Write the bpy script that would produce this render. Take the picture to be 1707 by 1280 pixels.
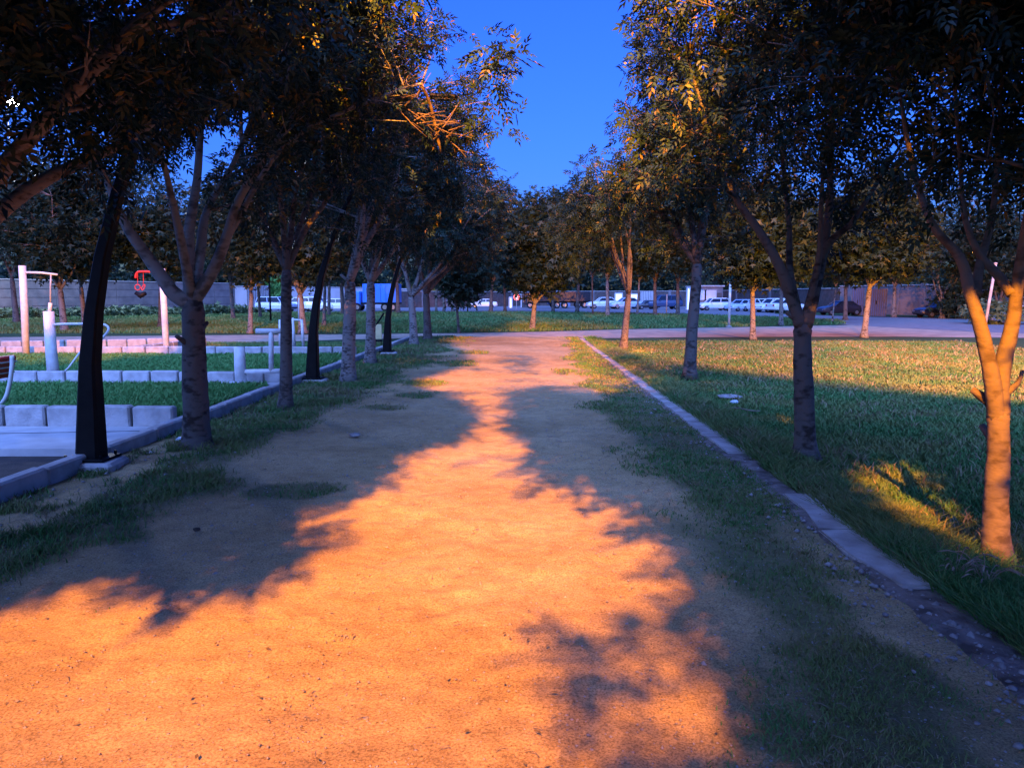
import bpy, math, random
import numpy as np
from mathutils import Vector, Matrix, Euler
R = math.radians
for o in list(bpy.data.objects): bpy.data.objects.remove(o)
scene = bpy.context.scene
col = scene.collection

# ---------------------------------------------------------------- camera
CAM_H = 1.65
FPX = 1250.0
cam_d = bpy.data.cameras.new('camera'); cam = bpy.data.objects.new('camera', cam_d); col.objects.link(cam)
cam_d.sensor_width = 36; cam_d.lens = 36*FPX/1707; cam_d.clip_start = 0.05; cam_d.clip_end = 2000
PITCH = math.atan(147/FPX); YAW = math.atan(19.5/FPX)
cam.location = (0, 0, CAM_H); cam.rotation_euler = (R(90)-PITCH, 0, YAW)
scene.camera = cam
CM = cam.rotation_euler.to_matrix()
CMn = np.array(CM)
def ray(px, py):
    return CM @ Vector(((px-853.5)/FPX, -(py-640)/FPX, -1))
def G(px, py, z=0.0):                 # point of the ground seen at a place of the photograph
    d = ray(px, py); t = (z-CAM_H)/d.z
    return (d.x*t, d.y*t)
def at(px, py, Y):                    # point at forward distance Y
    d = ray(px, py); t = Y/d.y
    return Vector((d.x*t, Y, CAM_H+d.z*t))
def project(P):                       # (n,3) -> pixels
    q = (P-np.array([0, 0, CAM_H])) @ CMn
    z = np.where(-q[:, 2] > 0.05, -q[:, 2], np.nan)
    return 853.5+FPX*q[:, 0]/z, 640-FPX*q[:, 1]/z

# ---------------------------------------------------------------- world, dusk glow, exposure
W = bpy.data.worlds.new('World'); scene.world = W; W.use_nodes = True
nt = W.node_tree; bg = nt.nodes['Background']
sky = nt.nodes.new('ShaderNodeTexSky'); sky.sky_type = 'NISHITA'; sky.sun_disc = False
sky.sun_elevation = R(2.0); sky.sun_rotation = R(190); sky.air_density = 1.0; sky.ozone_density = 3.0; sky.dust_density = 0.6
tint = nt.nodes.new('ShaderNodeMix'); tint.data_type = 'RGBA'; tint.blend_type = 'MULTIPLY'; tint.inputs[0].default_value = 1
tint.inputs[7].default_value = (0.36, 0.74, 2.85, 1)
nt.links.new(sky.outputs[0], tint.inputs[6]); nt.links.new(tint.outputs[2], bg.inputs[0])
bg.inputs[1].default_value = 0.15
sd = bpy.data.lights.new('dusk_glow', 'SUN'); sd.energy = 3.5; sd.angle = R(70); sd.color = (0.20, 0.36, 1.0)
so = bpy.data.objects.new('dusk_glow', sd); col.objects.link(so)
so.rotation_euler = Vector((0.12, 0.75, -1)).to_track_quat('-Z', 'Y').to_euler()
scene.view_settings.view_transform = 'Standard'; scene.view_settings.look = 'None'
scene.view_settings.exposure = 1.3; scene.view_settings.gamma = 1
scene.cycles.max_bounces = 6; scene.cycles.transparent_max_bounces = 8
scene.cycles.sample_clamp_indirect = 3.0

# the tall sodium floodlight behind the camera and its twin beside the field
LAMP = np.array([-0.7, -9.0, 10.0])
SOD = (1.0, 0.315, 0.004)
def spot(name, loc, target, energy, cone, blend, color, radius=0.08):
    d = bpy.data.lights.new(name, 'SPOT'); d.energy = energy; d.spot_size = R(cone); d.spot_blend = blend
    d.color = color; d.shadow_soft_size = radius
    o = bpy.data.objects.new(name, d); col.objects.link(o); o.location = loc
    o.rotation_euler = (Vector(target)-Vector(loc)).to_track_quat('-Z', 'Y').to_euler()
    return o
L1 = spot('sodium_light', tuple(LAMP), (0.2, 62, 0), 56000, 84, 1.0, SOD)
L1_boost = spot('sodium_light', (LAMP[0]+.25, LAMP[1], LAMP[2]), (0.1, 23, 0), 42000, 22, 1.0, SOD)  # added narrow spot on the same mast, boosts the far path
L2P = (11.5, 1.0, 9.0)
L2 = spot('sodium_light', L2P, (14.5, 27, 0), 42000, 62, 0.35, SOD, 0.2)

# ---------------------------------------------------------------- noise
def _h(ix, iy, s):
    n = (ix*374761393 + iy*668265263 + s*1442695041) & 0xffffffff
    n = ((n ^ (n >> 13))*1274126177) & 0xffffffff
    return ((n ^ (n >> 16)) & 0xffffff)/float(0xffffff)
def vn(x, y, s=0):
    x = np.asarray(x, float); y = np.asarray(y, float)
    ix = np.floor(x).astype(np.int64); iy = np.floor(y).astype(np.int64); fx = x-ix; fy = y-iy
    fx = fx*fx*(3-2*fx); fy = fy*fy*(3-2*fy)
    a = _h(ix, iy, s); b = _h(ix+1, iy, s); c = _h(ix, iy+1, s); d = _h(ix+1, iy+1, s)
    return (a*(1-fx)+b*fx)*(1-fy)+(c*(1-fx)+d*fx)*fy
def fbm(x, y, s=0, o=4):
    t = 0; a = 1; n = 0
    for i in range(o):
        t = t+a*vn(np.asarray(x)*2**i, np.asarray(y)*2**i, s+i); n += a; a *= .5
    return t/n
def inpoly(x, y, poly):
    x = np.asarray(x, float); y = np.asarray(y, float); r = np.zeros(x.shape, bool)
    n = len(poly)
    for i in range(n):
        x1, y1 = poly[i]; x2, y2 = poly[(i+1) % n]
        if y1 == y2: continue
        c = ((y1 > y) != (y2 > y)) & (x < (x2-x1)*(y-y1)/(y2-y1)+x1)
        r ^= c
    return r
def sstep(a, b, x):
    t = np.clip((x-a)/(b-a), 0, 1); return t*t*(3-2*t)

# ---------------------------------------------------------------- materials
def mat(name, color, rough=0.8, color2=None, scale=5.0, bump=0.0, bscale=None, spec=0.3, metal=0.0, detail=4, lo=.35, hi=.65):
    m = bpy.data.materials.new(name); m.use_nodes = True; t = m.node_tree; b = t.nodes['Principled BSDF']
    b.inputs['Roughness'].default_value = rough; b.inputs['Specular IOR Level'].default_value = spec
    b.inputs['Metallic'].default_value = metal
    tc = t.nodes.new('ShaderNodeTexCoord')
    nz = t.nodes.new('ShaderNodeTexNoise'); nz.inputs['Scale'].default_value = scale; nz.inputs['Detail'].default_value = detail
    t.links.new(tc.outputs['Object'], nz.inputs['Vector'])
    cr = t.nodes.new('ShaderNodeValToRGB'); cr.color_ramp.elements[0].position = lo; cr.color_ramp.elements[1].position = hi
    c2 = color2 or tuple(c*0.8 for c in color)
    cr.color_ramp.elements[0].color = (*c2, 1); cr.color_ramp.elements[1].color = (*color, 1)
    t.links.new(nz.outputs[0], cr.inputs[0]); t.links.new(cr.outputs[0], b.inputs['Base Color'])
    if bump:
        n2 = t.nodes.new('ShaderNodeTexNoise'); n2.inputs['Scale'].default_value = bscale or scale*3; n2.inputs['Detail'].default_value = 6
        t.links.new(tc.outputs['Object'], n2.inputs['Vector'])
        bp = t.nodes.new('ShaderNodeBump'); bp.inputs['Strength'].default_value = bump; bp.inputs['Distance'].default_value = 0.02
        t.links.new(n2.outputs[0], bp.inputs['Height']); t.links.new(bp.outputs[0], b.inputs['Normal'])
    return m
def emat(name, color, s):
    m = bpy.data.materials.new(name); m.use_nodes = True; b = m.node_tree.nodes['Principled BSDF']
    b.inputs['Base Color'].default_value = (*color, 1)
    b.inputs['Emission Color'].default_value = (*color, 1); b.inputs['Emission Strength'].default_value = s
    return m
def leafmat(name, c1, c2, c3, trans=0.25, rough=0.45, tail=.55, patch=None):
    m = bpy.data.materials.new(name); m.use_nodes = True; t = m.node_tree; b = t.nodes['Principled BSDF']
    g = t.nodes.new('ShaderNodeNewGeometry'); cr = t.nodes.new('ShaderNodeValToRGB')
    e = cr.color_ramp.elements; e[0].color = (*c1, 1); e[1].color = (*c3, 1); e[1].position = 1
    k = e.new(tail); k.color = (*c2, 1)
    t.links.new(g.outputs['Random Per Island'], cr.inputs[0]); t.links.new(cr.outputs[0], b.inputs['Base Color'])
    out = cr.outputs[0]
    if patch:
        tc = t.nodes.new('ShaderNodeTexCoord'); nz = t.nodes.new('ShaderNodeTexNoise'); nz.inputs['Scale'].default_value = .9; nz.inputs['Detail'].default_value = 5
        t.links.new(tc.outputs['Object'], nz.inputs['Vector']); rp = t.nodes.new('ShaderNodeValToRGB'); rp.color_ramp.elements[0].position = .42; rp.color_ramp.elements[1].position = .66
        t.links.new(nz.outputs[0], rp.inputs[0]); pm = t.nodes.new('ShaderNodeMix'); pm.data_type = 'RGBA'; t.links.new(rp.outputs[0], pm.inputs[0]); t.links.new(cr.outputs[0], pm.inputs[6]); pm.inputs[7].default_value = (*patch, 1)
        out = pm.outputs[2]; t.links.new(out, b.inputs['Base Color'])
    b.inputs['Roughness'].default_value = rough; b.inputs['Specular IOR Level'].default_value = 0.2
    tr = t.nodes.new('ShaderNodeBsdfTranslucent'); t.links.new(out, tr.inputs[0])
    mx = t.nodes.new('ShaderNodeMixShader'); mx.inputs[0].default_value = trans
    t.links.new(b.outputs[0], mx.inputs[1]); t.links.new(tr.outputs[0], mx.inputs[2])
    t.links.new(mx.outputs[0], t.nodes['Material Output'].inputs[0])
    return m
M_leaf = leafmat('ash_leaf', (.010, .028, .022), (.022, .044, .028), (.16, .105, .02), .06, tail=.87)  # rare gold leaves put orange lamp highlights into the colour
M_leaf2 = leafmat('far_leaf', (.016, .036, .022), (.024, .044, .026), (.05, .06, .028), .2, tail=.85)
M_grass = leafmat('grass_blade', (.05, .16, .042), (.07, .21, .055), (.15, .23, .08), .15, .6, patch=(.19, .21, .07))
M_grassdry = leafmat('dry_grass_blade', (.16, .14, .07), (.22, .19, .10), (.32, .27, .16), .15, .7)
M_grassbed = leafmat('bed_grass_blade', (.07, .21, .05), (.09, .27, .07), (.16, .30, .09), .15, .6)  # brighter copy of the grass, white lamplight put into its green
M_weed = leafmat('weed_leaf', (.06, .10, .05), (.09, .14, .07), (.14, .18, .09), .15, .6)

def barkmat(name, c1, c2, band=14.0):
    m = bpy.data.materials.new(name); m.use_nodes = True; t = m.node_tree; b = t.nodes['Principled BSDF']
    b.inputs['Roughness'].default_value = .85; b.inputs['Specular IOR Level'].default_value = .2
    tc = t.nodes.new('ShaderNodeTexCoord'); mp = t.nodes.new('ShaderNodeMapping'); mp.inputs['Scale'].default_value = (1, 1, 1.9)
    t.links.new(tc.outputs['Object'], mp.inputs[0])
    n1 = t.nodes.new('ShaderNodeTexNoise'); n1.inputs['Scale'].default_value = band; n1.inputs['Detail'].default_value = 5
    t.links.new(mp.outputs[0], n1.inputs['Vector'])
    n2 = t.nodes.new('ShaderNodeTexNoise'); n2.inputs['Scale'].default_value = 4; n2.inputs['Detail'].default_value = 3
    t.links.new(tc.outputs['Object'], n2.inputs['Vector'])
    ad = t.nodes.new('ShaderNodeMath'); ad.operation = 'ADD'; t.links.new(n1.outputs[0], ad.inputs[0]); t.links.new(n2.outputs[0], ad.inputs[1])
    cr = t.nodes.new('ShaderNodeValToRGB'); cr.color_ramp.elements[0].position = .82; cr.color_ramp.elements[1].position = 1.08
    cr.color_ramp.elements[0].color = (*c1, 1); cr.color_ramp.elements[1].color = (*c2, 1)
    t.links.new(ad.outputs[0], cr.inputs[0]); t.links.new(cr.outputs[0], b.inputs['Base Color'])
    bp = t.nodes.new('ShaderNodeBump'); bp.inputs['Strength'].default_value = .7; bp.inputs['Distance'].default_value = .02
    t.links.new(n1.outputs[0], bp.inputs['Height']); t.links.new(bp.outputs[0], b.inputs['Normal'])
    return m
M_bark = barkmat('ash_bark', (.06, .052, .048), (.22, .20, .185))
M_barks = barkmat('smooth_bark', (.085, .065, .055), (.17, .135, .115), 9)
M_barkm = barkmat('grey_brown_bark', (.03, .026, .024), (.105, .095, .09), 9)
M_barkb = barkmat('brown_twig_bark', (.05, .035, .028), (.10, .075, .06), 9)
M_barkp = barkmat('pale_limb_bark', (.09, .09, .085), (.20, .20, .19), 9)
M_barkd = barkmat('dark_bark', (.05, .042, .038), (.13, .11, .10))

def pathmat():                       # bare trodden earth; the mask attribute is where thin turf grows
    m = bpy.data.materials.new('trodden_earth'); m.use_nodes = True; t = m.node_tree; b = t.nodes['Principled BSDF']
    b.inputs['Roughness'].default_value = .95; b.inputs['Specular IOR Level'].default_value = .1
    N = t.nodes.new; L = t.links.new
    tc = N('ShaderNodeTexCoord')
    def nz(s, d=4, r=.5):
        n = N('ShaderNodeTexNoise'); n.inputs['Scale'].default_value = s; n.inputs['Detail'].default_value = d; n.inputs['Roughness'].default_value = r
        L(tc.outputs['Object'], n.inputs['Vector']); return n
    def ramp(a, pa, c1, pb, c2):
        r = N('ShaderNodeValToRGB'); e = r.color_ramp.elements; e[0].position = pa; e[1].position = pb; e[0].color = (*c1, 1); e[1].color = (*c2, 1)
        L(a, r.inputs[0]); return r
    big = ramp(nz(.9, 6).outputs[0], .35, (.40, .30, .155), .65, (.55, .425, .235))
    fine = ramp(nz(95, 5, .7).outputs[0], .38, (.30, .29, .28), .58, (1.08, 1.05, 1.02))
    m1 = N('ShaderNodeMix'); m1.data_type = 'RGBA'; m1.blend_type = 'MULTIPLY'; m1.inputs[0].default_value = .75
    L(big.outputs[0], m1.inputs[6]); L(fine.outputs[0], m1.inputs[7])
    mid = ramp(nz(6.5, 7, .65).outputs[0], .40, (.50, .47, .45), .56, (1, 1, 1))
    m1b = N('ShaderNodeMix'); m1b.data_type = 'RGBA'; m1b.blend_type = 'MULTIPLY'; m1b.inputs[0].default_value = .32
    L(m1.outputs[2], m1b.inputs[6]); L(mid.outputs[0], m1b.inputs[7]); m1 = m1b
    vo = N('ShaderNodeTexVoronoi'); vo.inputs['Scale'].default_value = 26; L(tc.outputs['Object'], vo.inputs['Vector'])
    sp = ramp(vo.outputs['Distance'], .07, (.30, .26, .24), .16, (1, 1, 1))
    m2 = N('ShaderNodeMix'); m2.data_type = 'RGBA'; m2.blend_type = 'MULTIPLY'; m2.inputs[0].default_value = .7
    L(m1.outputs[2], m2.inputs[6]); L(sp.outputs[0], m2.inputs[7])
    at_ = N('ShaderNodeAttribute'); at_.attribute_name = 'turf'
    gr = ramp(nz(30, 5).outputs[0], .35, (.05, .075, .035), .65, (.10, .125, .06))
    m3 = N('ShaderNodeMix'); m3.data_type = 'RGBA'; L(at_.outputs['Fac'], m3.inputs[0])
    L(m2.outputs[2], m3.inputs[6]); L(gr.outputs[0], m3.inputs[7])
    L(m3.outputs[2], b.inputs['Base Color'])
    bp = N('ShaderNodeBump'); bp.inputs['Strength'].default_value = .45; bp.inputs['Distance'].default_value = .010
    L(nz(60, 8, .7).outputs[0], bp.inputs['Height'])
    bp2 = N('ShaderNodeBump'); bp2.inputs['Strength'].default_value = .55; bp2.inputs['Distance'].default_value = .04
    L(nz(7, 5).outputs[0], bp2.inputs['Height']); L(bp.outputs[0], bp2.inputs['Normal']); L(bp2.outputs[0], b.inputs['Normal'])
    return m
M_path = pathmat()
M_lawn = mat('lawn_soil', (.05, .085, .035), .95, (.035, .06, .028), 1.2, .6, 20, spec=.1)
M_dirt = mat('packed_dirt', (.40, .31, .24), .95, (.26, .21, .17), 1.5, .5, 15, spec=.1)
M_conc = mat('pale_concrete', (.52, .51, .50), .8, (.40, .39, .38), 3, .25, 30)
M_kerb = mat('kerb_concrete', (.46, .44, .43), .85, (.32, .30, .29), 6, .5, 40)
M_stone = mat('strip_stone', (.46, .43, .41), .85, (.27, .24, .22), 4, .8, 25)
M_asph = mat('asphalt', (.20, .19, .20), .75, (.15, .145, .15), 2, .2, 60)
M_black = mat('black_painted_steel', (.004, .004, .005), .5, (.008, .008, .009), 8, spec=.12)
M_white = mat('white_painted_steel', (.62, .62, .62), .5, (.50, .49, .47), 9, .1, 30)
M_wall = mat('wall_render', (.22, .20, .21), .9, (.15, .14, .15), 1.2, .4, 12)
M_soil = mat('dark_soil', (.07, .055, .045), .95, (.04, .034, .03), 8, .6, 40)
M_red = mat('red_painted_steel', (.55, .04, .03), .45)
M_cream = mat('cream_panel', (.62, .52, .26), .5)
M_glass = mat('dark_car_glass', (.02, .025, .035), .12, spec=.6)
M_tyre = mat('tyre_rubber', (.02, .02, .02), .85)
M_rim = mat('wheel_rim_metal', (.4, .4, .42), .35, metal=.8)
M_rock = mat('grey_stone', (.36, .34, .33), .9, (.22, .20, .2), 9, .8, 30)
M_litter = mat('dry_litter', (.27, .23, .17), .9, (.15, .12, .09), 12)
M_plastic = mat('blue_white_plastic', (.55, .65, .75), .4)

# ---------------------------------------------------------------- helpers
def tag(o, label=None, cat=None, group=None, kind=None):
    if label: o['label'] = label
    if cat: o['category'] = cat
    if group: o['group'] = group
    if kind: o['kind'] = kind
    return o
def empty(name, loc, rz=0, label=None, cat=None, group=None):
    o = bpy.data.objects.new(name, None); col.objects.link(o); o.location = loc; o.rotation_euler = (0, 0, rz)
    o.empty_display_size = .2
    return tag(o, label, cat, group)
def rawmesh(name, V, quads_or_sizes, idx=None):
    me = bpy.data.meshes.new(name); V = np.asarray(V, np.float32)
    if idx is None:
        F = np.asarray(quads_or_sizes, np.int32); nf, k = F.shape; idx = F.ravel(); starts = np.arange(nf, dtype=np.int32)*k; tot = np.full(nf, k, np.int32)
    me.vertices.add(len(V)); me.vertices.foreach_set('co', V.ravel())
    me.loops.add(len(idx)); me.loops.foreach_set('vertex_index', idx.astype(np.int32))
    me.polygons.add(len(starts)); me.polygons.foreach_set('loop_start', starts); me.polygons.foreach_set('loop_total', tot)
    me.update(calc_edges=True)
    return me
def link(name, me, m, parent=None, loc=None):
    o = bpy.data.objects.new(name, me); col.objects.link(o); me.materials.append(m)
    if parent: o.parent = parent
    if loc: o.location = loc
    return o
class MB:
    def __init__(s): s.v = []; s.f = []
    def add(s, vs, fs):
        n = len(s.v); s.v += [tuple(v) for v in vs]; s.f += [tuple(i+n for i in f) for f in fs]; return s
    def box(s, c, size, rz=0, bev=0, rx=0, ry=0):
        hx, hy, hz = size[0]/2, size[1]/2, size[2]/2; b = min(bev, hx*.9, hy*.9, hz*.9)
        M = Matrix.Translation(c) @ Euler((rx, ry, rz)).to_matrix().to_4x4()
        if b <= 0:
            vs = [(x*hx, y*hy, z*hz) for z in (-1, 1) for y in (-1, 1) for x in (-1, 1)]
            fs = [(0, 2, 3, 1), (4, 5, 7, 6), (0, 1, 5, 4), (2, 6, 7, 3), (0, 4, 6, 2), (1, 3, 7, 5)]
        else:
            vs = []; 
            def ring(ax, ay, z):
                return [(ax, -ay+b, z), (ax, ay-b, z), (ax-b, ay, z), (-ax+b, ay, z), (-ax, ay-b, z), (-ax, -ay+b, z), (-ax+b, -ay, z), (ax-b, -ay, z)]
            def ring2(z): 
                ax, ay = hx-b, hy-b; k = b*.4
                return [(ax, -ay+k, z), (ax, ay-k, z), (ax-k, ay, z), (-ax+k, ay, z), (-ax, ay-k, z), (-ax, -ay+k, z), (-ax+k, -ay, z), (ax-k, -ay, z)]
            vs = ring2(-hz)+ring(hx, hy, -hz+b)+ring(hx, hy, hz-b)+ring2(hz)
            fs = [tuple(reversed(range(8))), tuple(range(24, 32))]
            for r in range(3):
                for i in range(8): fs.append((r*8+i, r*8+(i+1) % 8, r*8+8+(i+1) % 8, r*8+8+i))
        return s.add([M @ Vector(v) for v in vs], fs)
    def tube(s, pts, rad, n=10, cap=True, wob=0, seed=0):
        pts = [Vector(p) for p in pts]
        if not hasattr(rad, '__len__'): rad = [rad]*len(pts)
        rn = random.Random(seed); vs = []; u = None
        for i, p in enumerate(pts):
            d = (pts[min(i+1, len(pts)-1)]-pts[max(i-1, 0)])
            if d.length < 1e-6: d = Vector((0, 0, 1))
            d.normalize()
            if u is None: u = d.orthogonal().normalized()
            else:
                u = u-d*u.dot(d)
                u = d.orthogonal().normalized() if u.length < 1e-4 else u.normalized()
            w = d.cross(u)
            for k in range(n):
                a = 2*math.pi*k/n; r = rad[i]*(1+(rn.uniform(-wob, wob) if wob else 0))
                vs.append(p+u*(math.cos(a)*r)+w*(math.sin(a)*r))
        fs = []
        for i in range(len(pts)-1):
            for k in range(n): fs.append((i*n+k, i*n+(k+1) % n, (i+1)*n+(k+1) % n, (i+1)*n+k))
        if cap:
            fs.append(tuple(reversed(range(n)))); fs.append(tuple((len(pts)-1)*n+k for k in range(n)))
        return s.add(vs, fs)
    def prism(s, poly, z0, z1):
        n = len(poly); vs = [(x, y, z0) for x, y in poly]+[(x, y, z1) for x, y in poly]
        fs = [tuple(reversed(range(n))), tuple(range(n, 2*n))]+[(i, (i+1) % n, n+(i+1) % n, n+i) for i in range(n)]
        return s.add(vs, fs)
    def build(s, name, m, parent=None, smooth=False, loc=None):
        me = bpy.data.meshes.new(name); me.from_pydata([tuple(v) for v in s.v], [], s.f); me.update()
        if smooth: me.polygons.foreach_set('use_smooth', [True]*len(me.polygons))
        return link(name, me, m, parent, loc)
def smoothpath(pts, k=4):
    pts = [Vector(p) for p in pts]; out = []
    P = [pts[0]*2-pts[1]]+pts+[pts[-1]*2-pts[-2]]
    for i in range(1, len(P)-2):
        for j in range(k):
            t = j/k; a, b, c, d = P[i-1], P[i], P[i+1], P[i+2]
            out.append(0.5*((2*b)+(c-a)*t+(2*a-5*b+4*c-d)*t*t+(3*b-a-3*c+d)*t**3))
    out.append(pts[-1]); return out
def sheet(name, poly, z, m, parent=None):
    mb = MB(); mb.add([(x, y, z) for x, y in poly], [tuple(range(len(poly)))])
    o = mb.build(name, m, parent); return tag(o, kind='structure') if parent is None else o

# ================================================================ SETTING: ground, paths, road
ZL = -0.05
sheet('ground', [(-600, -300), (600, -300), (600, 900), (-600, 900)], ZL-.02, M_lawn)
KX = -4.18                                 # path side face of the long left kerb
RK0, RK1 = 2.12, 2.36                      # right stone strip
def turf(x, y):                            # how much grass grows on the trodden strip
    n = fbm(x*1.1, y*.8, 3, 4); n2 = fbm(x*3.5, y*2.5, 9, 3)
    left = sstep(-2.5, -3.25, x+(n-.5)*2.0-np.clip((y-9)*.035, 0, .55))
    left = np.where((x < -3.5) & (y > 5.0) & (y < 8.6), left*sstep(.40, .62, n2+.12*(y > 7.6)), left)
    right = sstep(.85, 1.35, x+(n-.5)*1.4-.02*(y-5))*(1-.85*sstep(1.65, 2.0, x+(n2-.5)*.6)*sstep(6.5, 4.0, y))
    isl = 0
    for cx, cy, rx, ry in ((-2.0, 6.25, .38, .32), (-1.75, 12.4, .45, .5), (-2.1, 11.0, .35, .35), (-1.9, 14.2, .5, .8), (-2.9, 5.0, .35, .25), (-1.6, 18.5, .6, .9), (-1.5, 22, .5, .8), (.9, 16.5, .4, .6)):
        isl = np.maximum(isl, sstep(1.15, .5, np.hypot((x-cx)/rx, (y-cy)/ry)+(n2-.5)*.9))
    return np.clip(np.maximum(np.maximum(left, right), isl*.9), 0, 1)
# path grid with trodden relief
xs = np.linspace(KX-.02, RK0+.12, 130); ys = np.concatenate([np.arange(-14, 1.5, .25), np.arange(1.5, 9, .05), np.arange(9, 31.2, .11)])
X, Y = np.meshgrid(xs, ys)
Zr = (fbm(X*1.2, Y*1.2, 21, 4)-.5)*.05+(fbm(X*7, Y*7, 31, 3)-.5)*.022
Zr = Zr-.022*np.exp(-((X+.2)/1.4)**2)
for cx_ in (-.95, .45):
    Zr = Zr-.012*np.exp(-((X-cx_-.12*np.sin(Y*.35+cx_))/.09)**2)*(.3+.9*(fbm(X*.5+9, Y*.7, 55) > .48))
_rf = np.random.RandomState(2)
for _i in range(150):
    fx_, fy_, fa_ = _rf.uniform(-2.2, 1.2), 2.2*(12/2.2)**_rf.rand(), _rf.normal(0, .35); u_ = (X-fx_)*math.cos(fa_)+(Y-fy_)*math.sin(fa_); v_ = -(X-fx_)*math.sin(fa_)+(Y-fy_)*math.cos(fa_)
    Zr = Zr-.009*np.exp(-(u_/.05)**4-(v_/.13)**4)
Zr = np.where(Y > 30.2, Zr-.02, Zr)
V = np.stack([X.ravel(), Y.ravel(), Zr.ravel()], 1); nx, ny = len(xs), len(ys)
I = (np.arange(ny-1)[:, None]*nx+np.arange(nx-1)[None, :]).ravel()
me = rawmesh('dirt_path', V, np.stack([I, I+1, I+nx+1, I+nx], 1))
aa = me.attributes.new('turf', 'FLOAT', 'POINT'); T = turf(X, Y)
aa.data.foreach_set('value', (T*.8).ravel().astype(np.float32))
me.polygons.foreach_set('use_smooth', [True]*len(me.polygons))
tag(link('dirt_path', me, M_path), kind='structure')

# cross path, road
def gp(*pts): return [G(a, b, ZL) for a, b in pts]
sheet('cross_path', gp((-250, 577), (330, 574), (420, 571), (560, 566), (700, 563), (760, 562), (985, 563.5), (1130, 562), (1330, 561), (1500, 561), (1720, 563), (2100, 566),
      (2100, 545), (1720, 541), (1420, 541.5), (1250, 545), (1130, 547), (1040, 549), (900, 553), (780, 555), (600, 557), (420, 558), (-250, 564)), ZL-.008, M_dirt)
sheet('side_road', gp((1415, 541.4), (1470, 545), (1640, 553.5), (1760, 557.5), (2200, 569), (2200, 540), (1707, 532.5), (1450, 528), (1290, 523), (1280, 528.5)), ZL-.003, M_asph)
sheet('far_road', gp((300, 522), (640, 520.5), (900, 520.5), (1130, 523.5), (1282, 528.5), (1292, 523), (1292, 506), (900, 506), (300, 506)), ZL-.012, M_asph)
sheet('lane', gp((-400, 550), (-200, 549), (180, 541), (330, 536), (600, 528), (600, 524.5), (330, 529), (180, 534), (-200, 540), (-400, 541)), ZL-.014, M_asph)

# right stone strip
rn = random.Random(4); mb = MB(); y = 2.2
while y < 28.5:
    L_ = rn.uniform(.5, 1.1)
    if y < 7.0 and rn.random() < (.6 if y < 5 else .3): y += L_; continue
    wk = .022 if y > 7 else .06; wob = [rn.uniform(-wk, wk) for _ in range(8)]
    z = .026+rn.uniform(-.005, .005)-(.010 if y < 7 else 0)
    P = [(RK0+wob[0], y), (RK0+(RK1-RK0)/2, y+wob[6]*.4), (RK1+wob[1], y), (RK1+wob[2], y+L_*.5), (RK1+wob[3], y+L_-.005), (RK0+.16, y+L_-.005+wob[7]*.4), (RK0+wob[4], y+L_-.005), (RK0+wob[5], y+L_*.5)]
    mb.prism(P, -.12, z-.012)
    c = (RK0+RK1)/2; mb.prism([(c+(a-c)*.93, y+L_/2+(b-y-L_/2)*.95) for a, b in P], z-.0125, z)
    y += L_
tag(mb.build('edging_strip', M_stone), kind='structure')
mb = MB(); vs = []; fs = []
for i in range(196):
    yy = .8+i*.15; w_ = RK1-.02+.15*float(fbm(i*.35, 0, 5)-.5)*2; zz_ = .02*float(fbm(i*.5, 3, 8)-.5)
    vs += [(RK0-.10, yy, -.03), (RK0-.03, yy, .007+zz_), (w_, yy, .006+zz_), (w_+.07, yy, -.03), (w_+.16, yy, ZL-.04)]
for i in range(195):
    for k in range(4): a_ = i*5+k; fs.append((a_, a_+1, a_+6, a_+5))
M_rubble = mat('rubble_soil', (.25, .21, .19), .95, (.09, .075, .065), 7, 1.0, 30, spec=.1, detail=8)
tag(mb.add(vs, fs).build('edging_bed', M_rubble, smooth=True), kind='structure')

# left plaza: long kerb, paving, grass beds with their kerb stones
def kerb_run(x0, y0, x1, y1, h=.2, w=.15, step=.55, z0=-.08, name='kerb', gap=.036, seed=0):
    rn = random.Random(seed); a = math.atan2(y1-y0, x1-x0); Ln = math.hypot(x1-x0, y1-y0); n = max(1, round(Ln/step)); s = Ln/n; mb = MB()
    for i in range(n):
        t = (i+.5)*s
        mb.box((x0+math.cos(a)*t+rn.uniform(-.006, .006), y0+math.sin(a)*t+rn.uniform(-.008, .008), (h+z0)/2+rn.uniform(-.008, .008)), (s-gap, w, h-z0), a+rn.uniform(-.012, .012), .02, rx=rn.uniform(-.02, .02))
    return tag(mb.build(name, M_kerb), kind='structure')
kerb_run(KX-.07, 1.5, KX-.07, 29.0, h=.15, w=.14, step=1.0, gap=.006, seed=1)
PZ = .04                                   # paving level
PB = MB()
PB.prism([(-14, 7.55), (KX-.145, 7.75), (KX-.145, 9.1), (-14, 9.1)], -.15, PZ)
PB.prism([(-14, 12.75), (KX-.145, 12.9), (KX-.145, 13.86), (-14, 13.86)], -.15, PZ)
PB.prism([(-20, 19.4), (KX-.145, 19.4), (KX-.145, 20.3), (-20, 20.3)], -.15, PZ)
tag(PB.build('paving', M_conc), kind='structure')
sheet('soil_strip', [(-16, 2), (KX-.1, 2), (KX-.1, 7.9), (-16, 7.9)], ZL+.01, M_soil)
jt = MB(); jt.box((-8.2, 8.35, PZ+.002), (11, .012, .004), .12); tag(jt.build('paving_joint', M_soil), kind='structure')
kerb_run(-14, 9.18, KX-.15, 9.18, h=.29, seed=2)
kerb_run(-14, 13.95, KX-.15, 13.95, h=.24, seed=3)
kerb_run(-19, 19.35, KX-.15, 19.35, h=.34, seed=4, step=.6)
kerb_run(-20, 21.4, -10.8, 25.2, h=.25, seed=5, step=.6)
kerb_run(-10.8, 25.2, -10.8, 20.3, h=.25, seed=6, step=.6)
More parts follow.
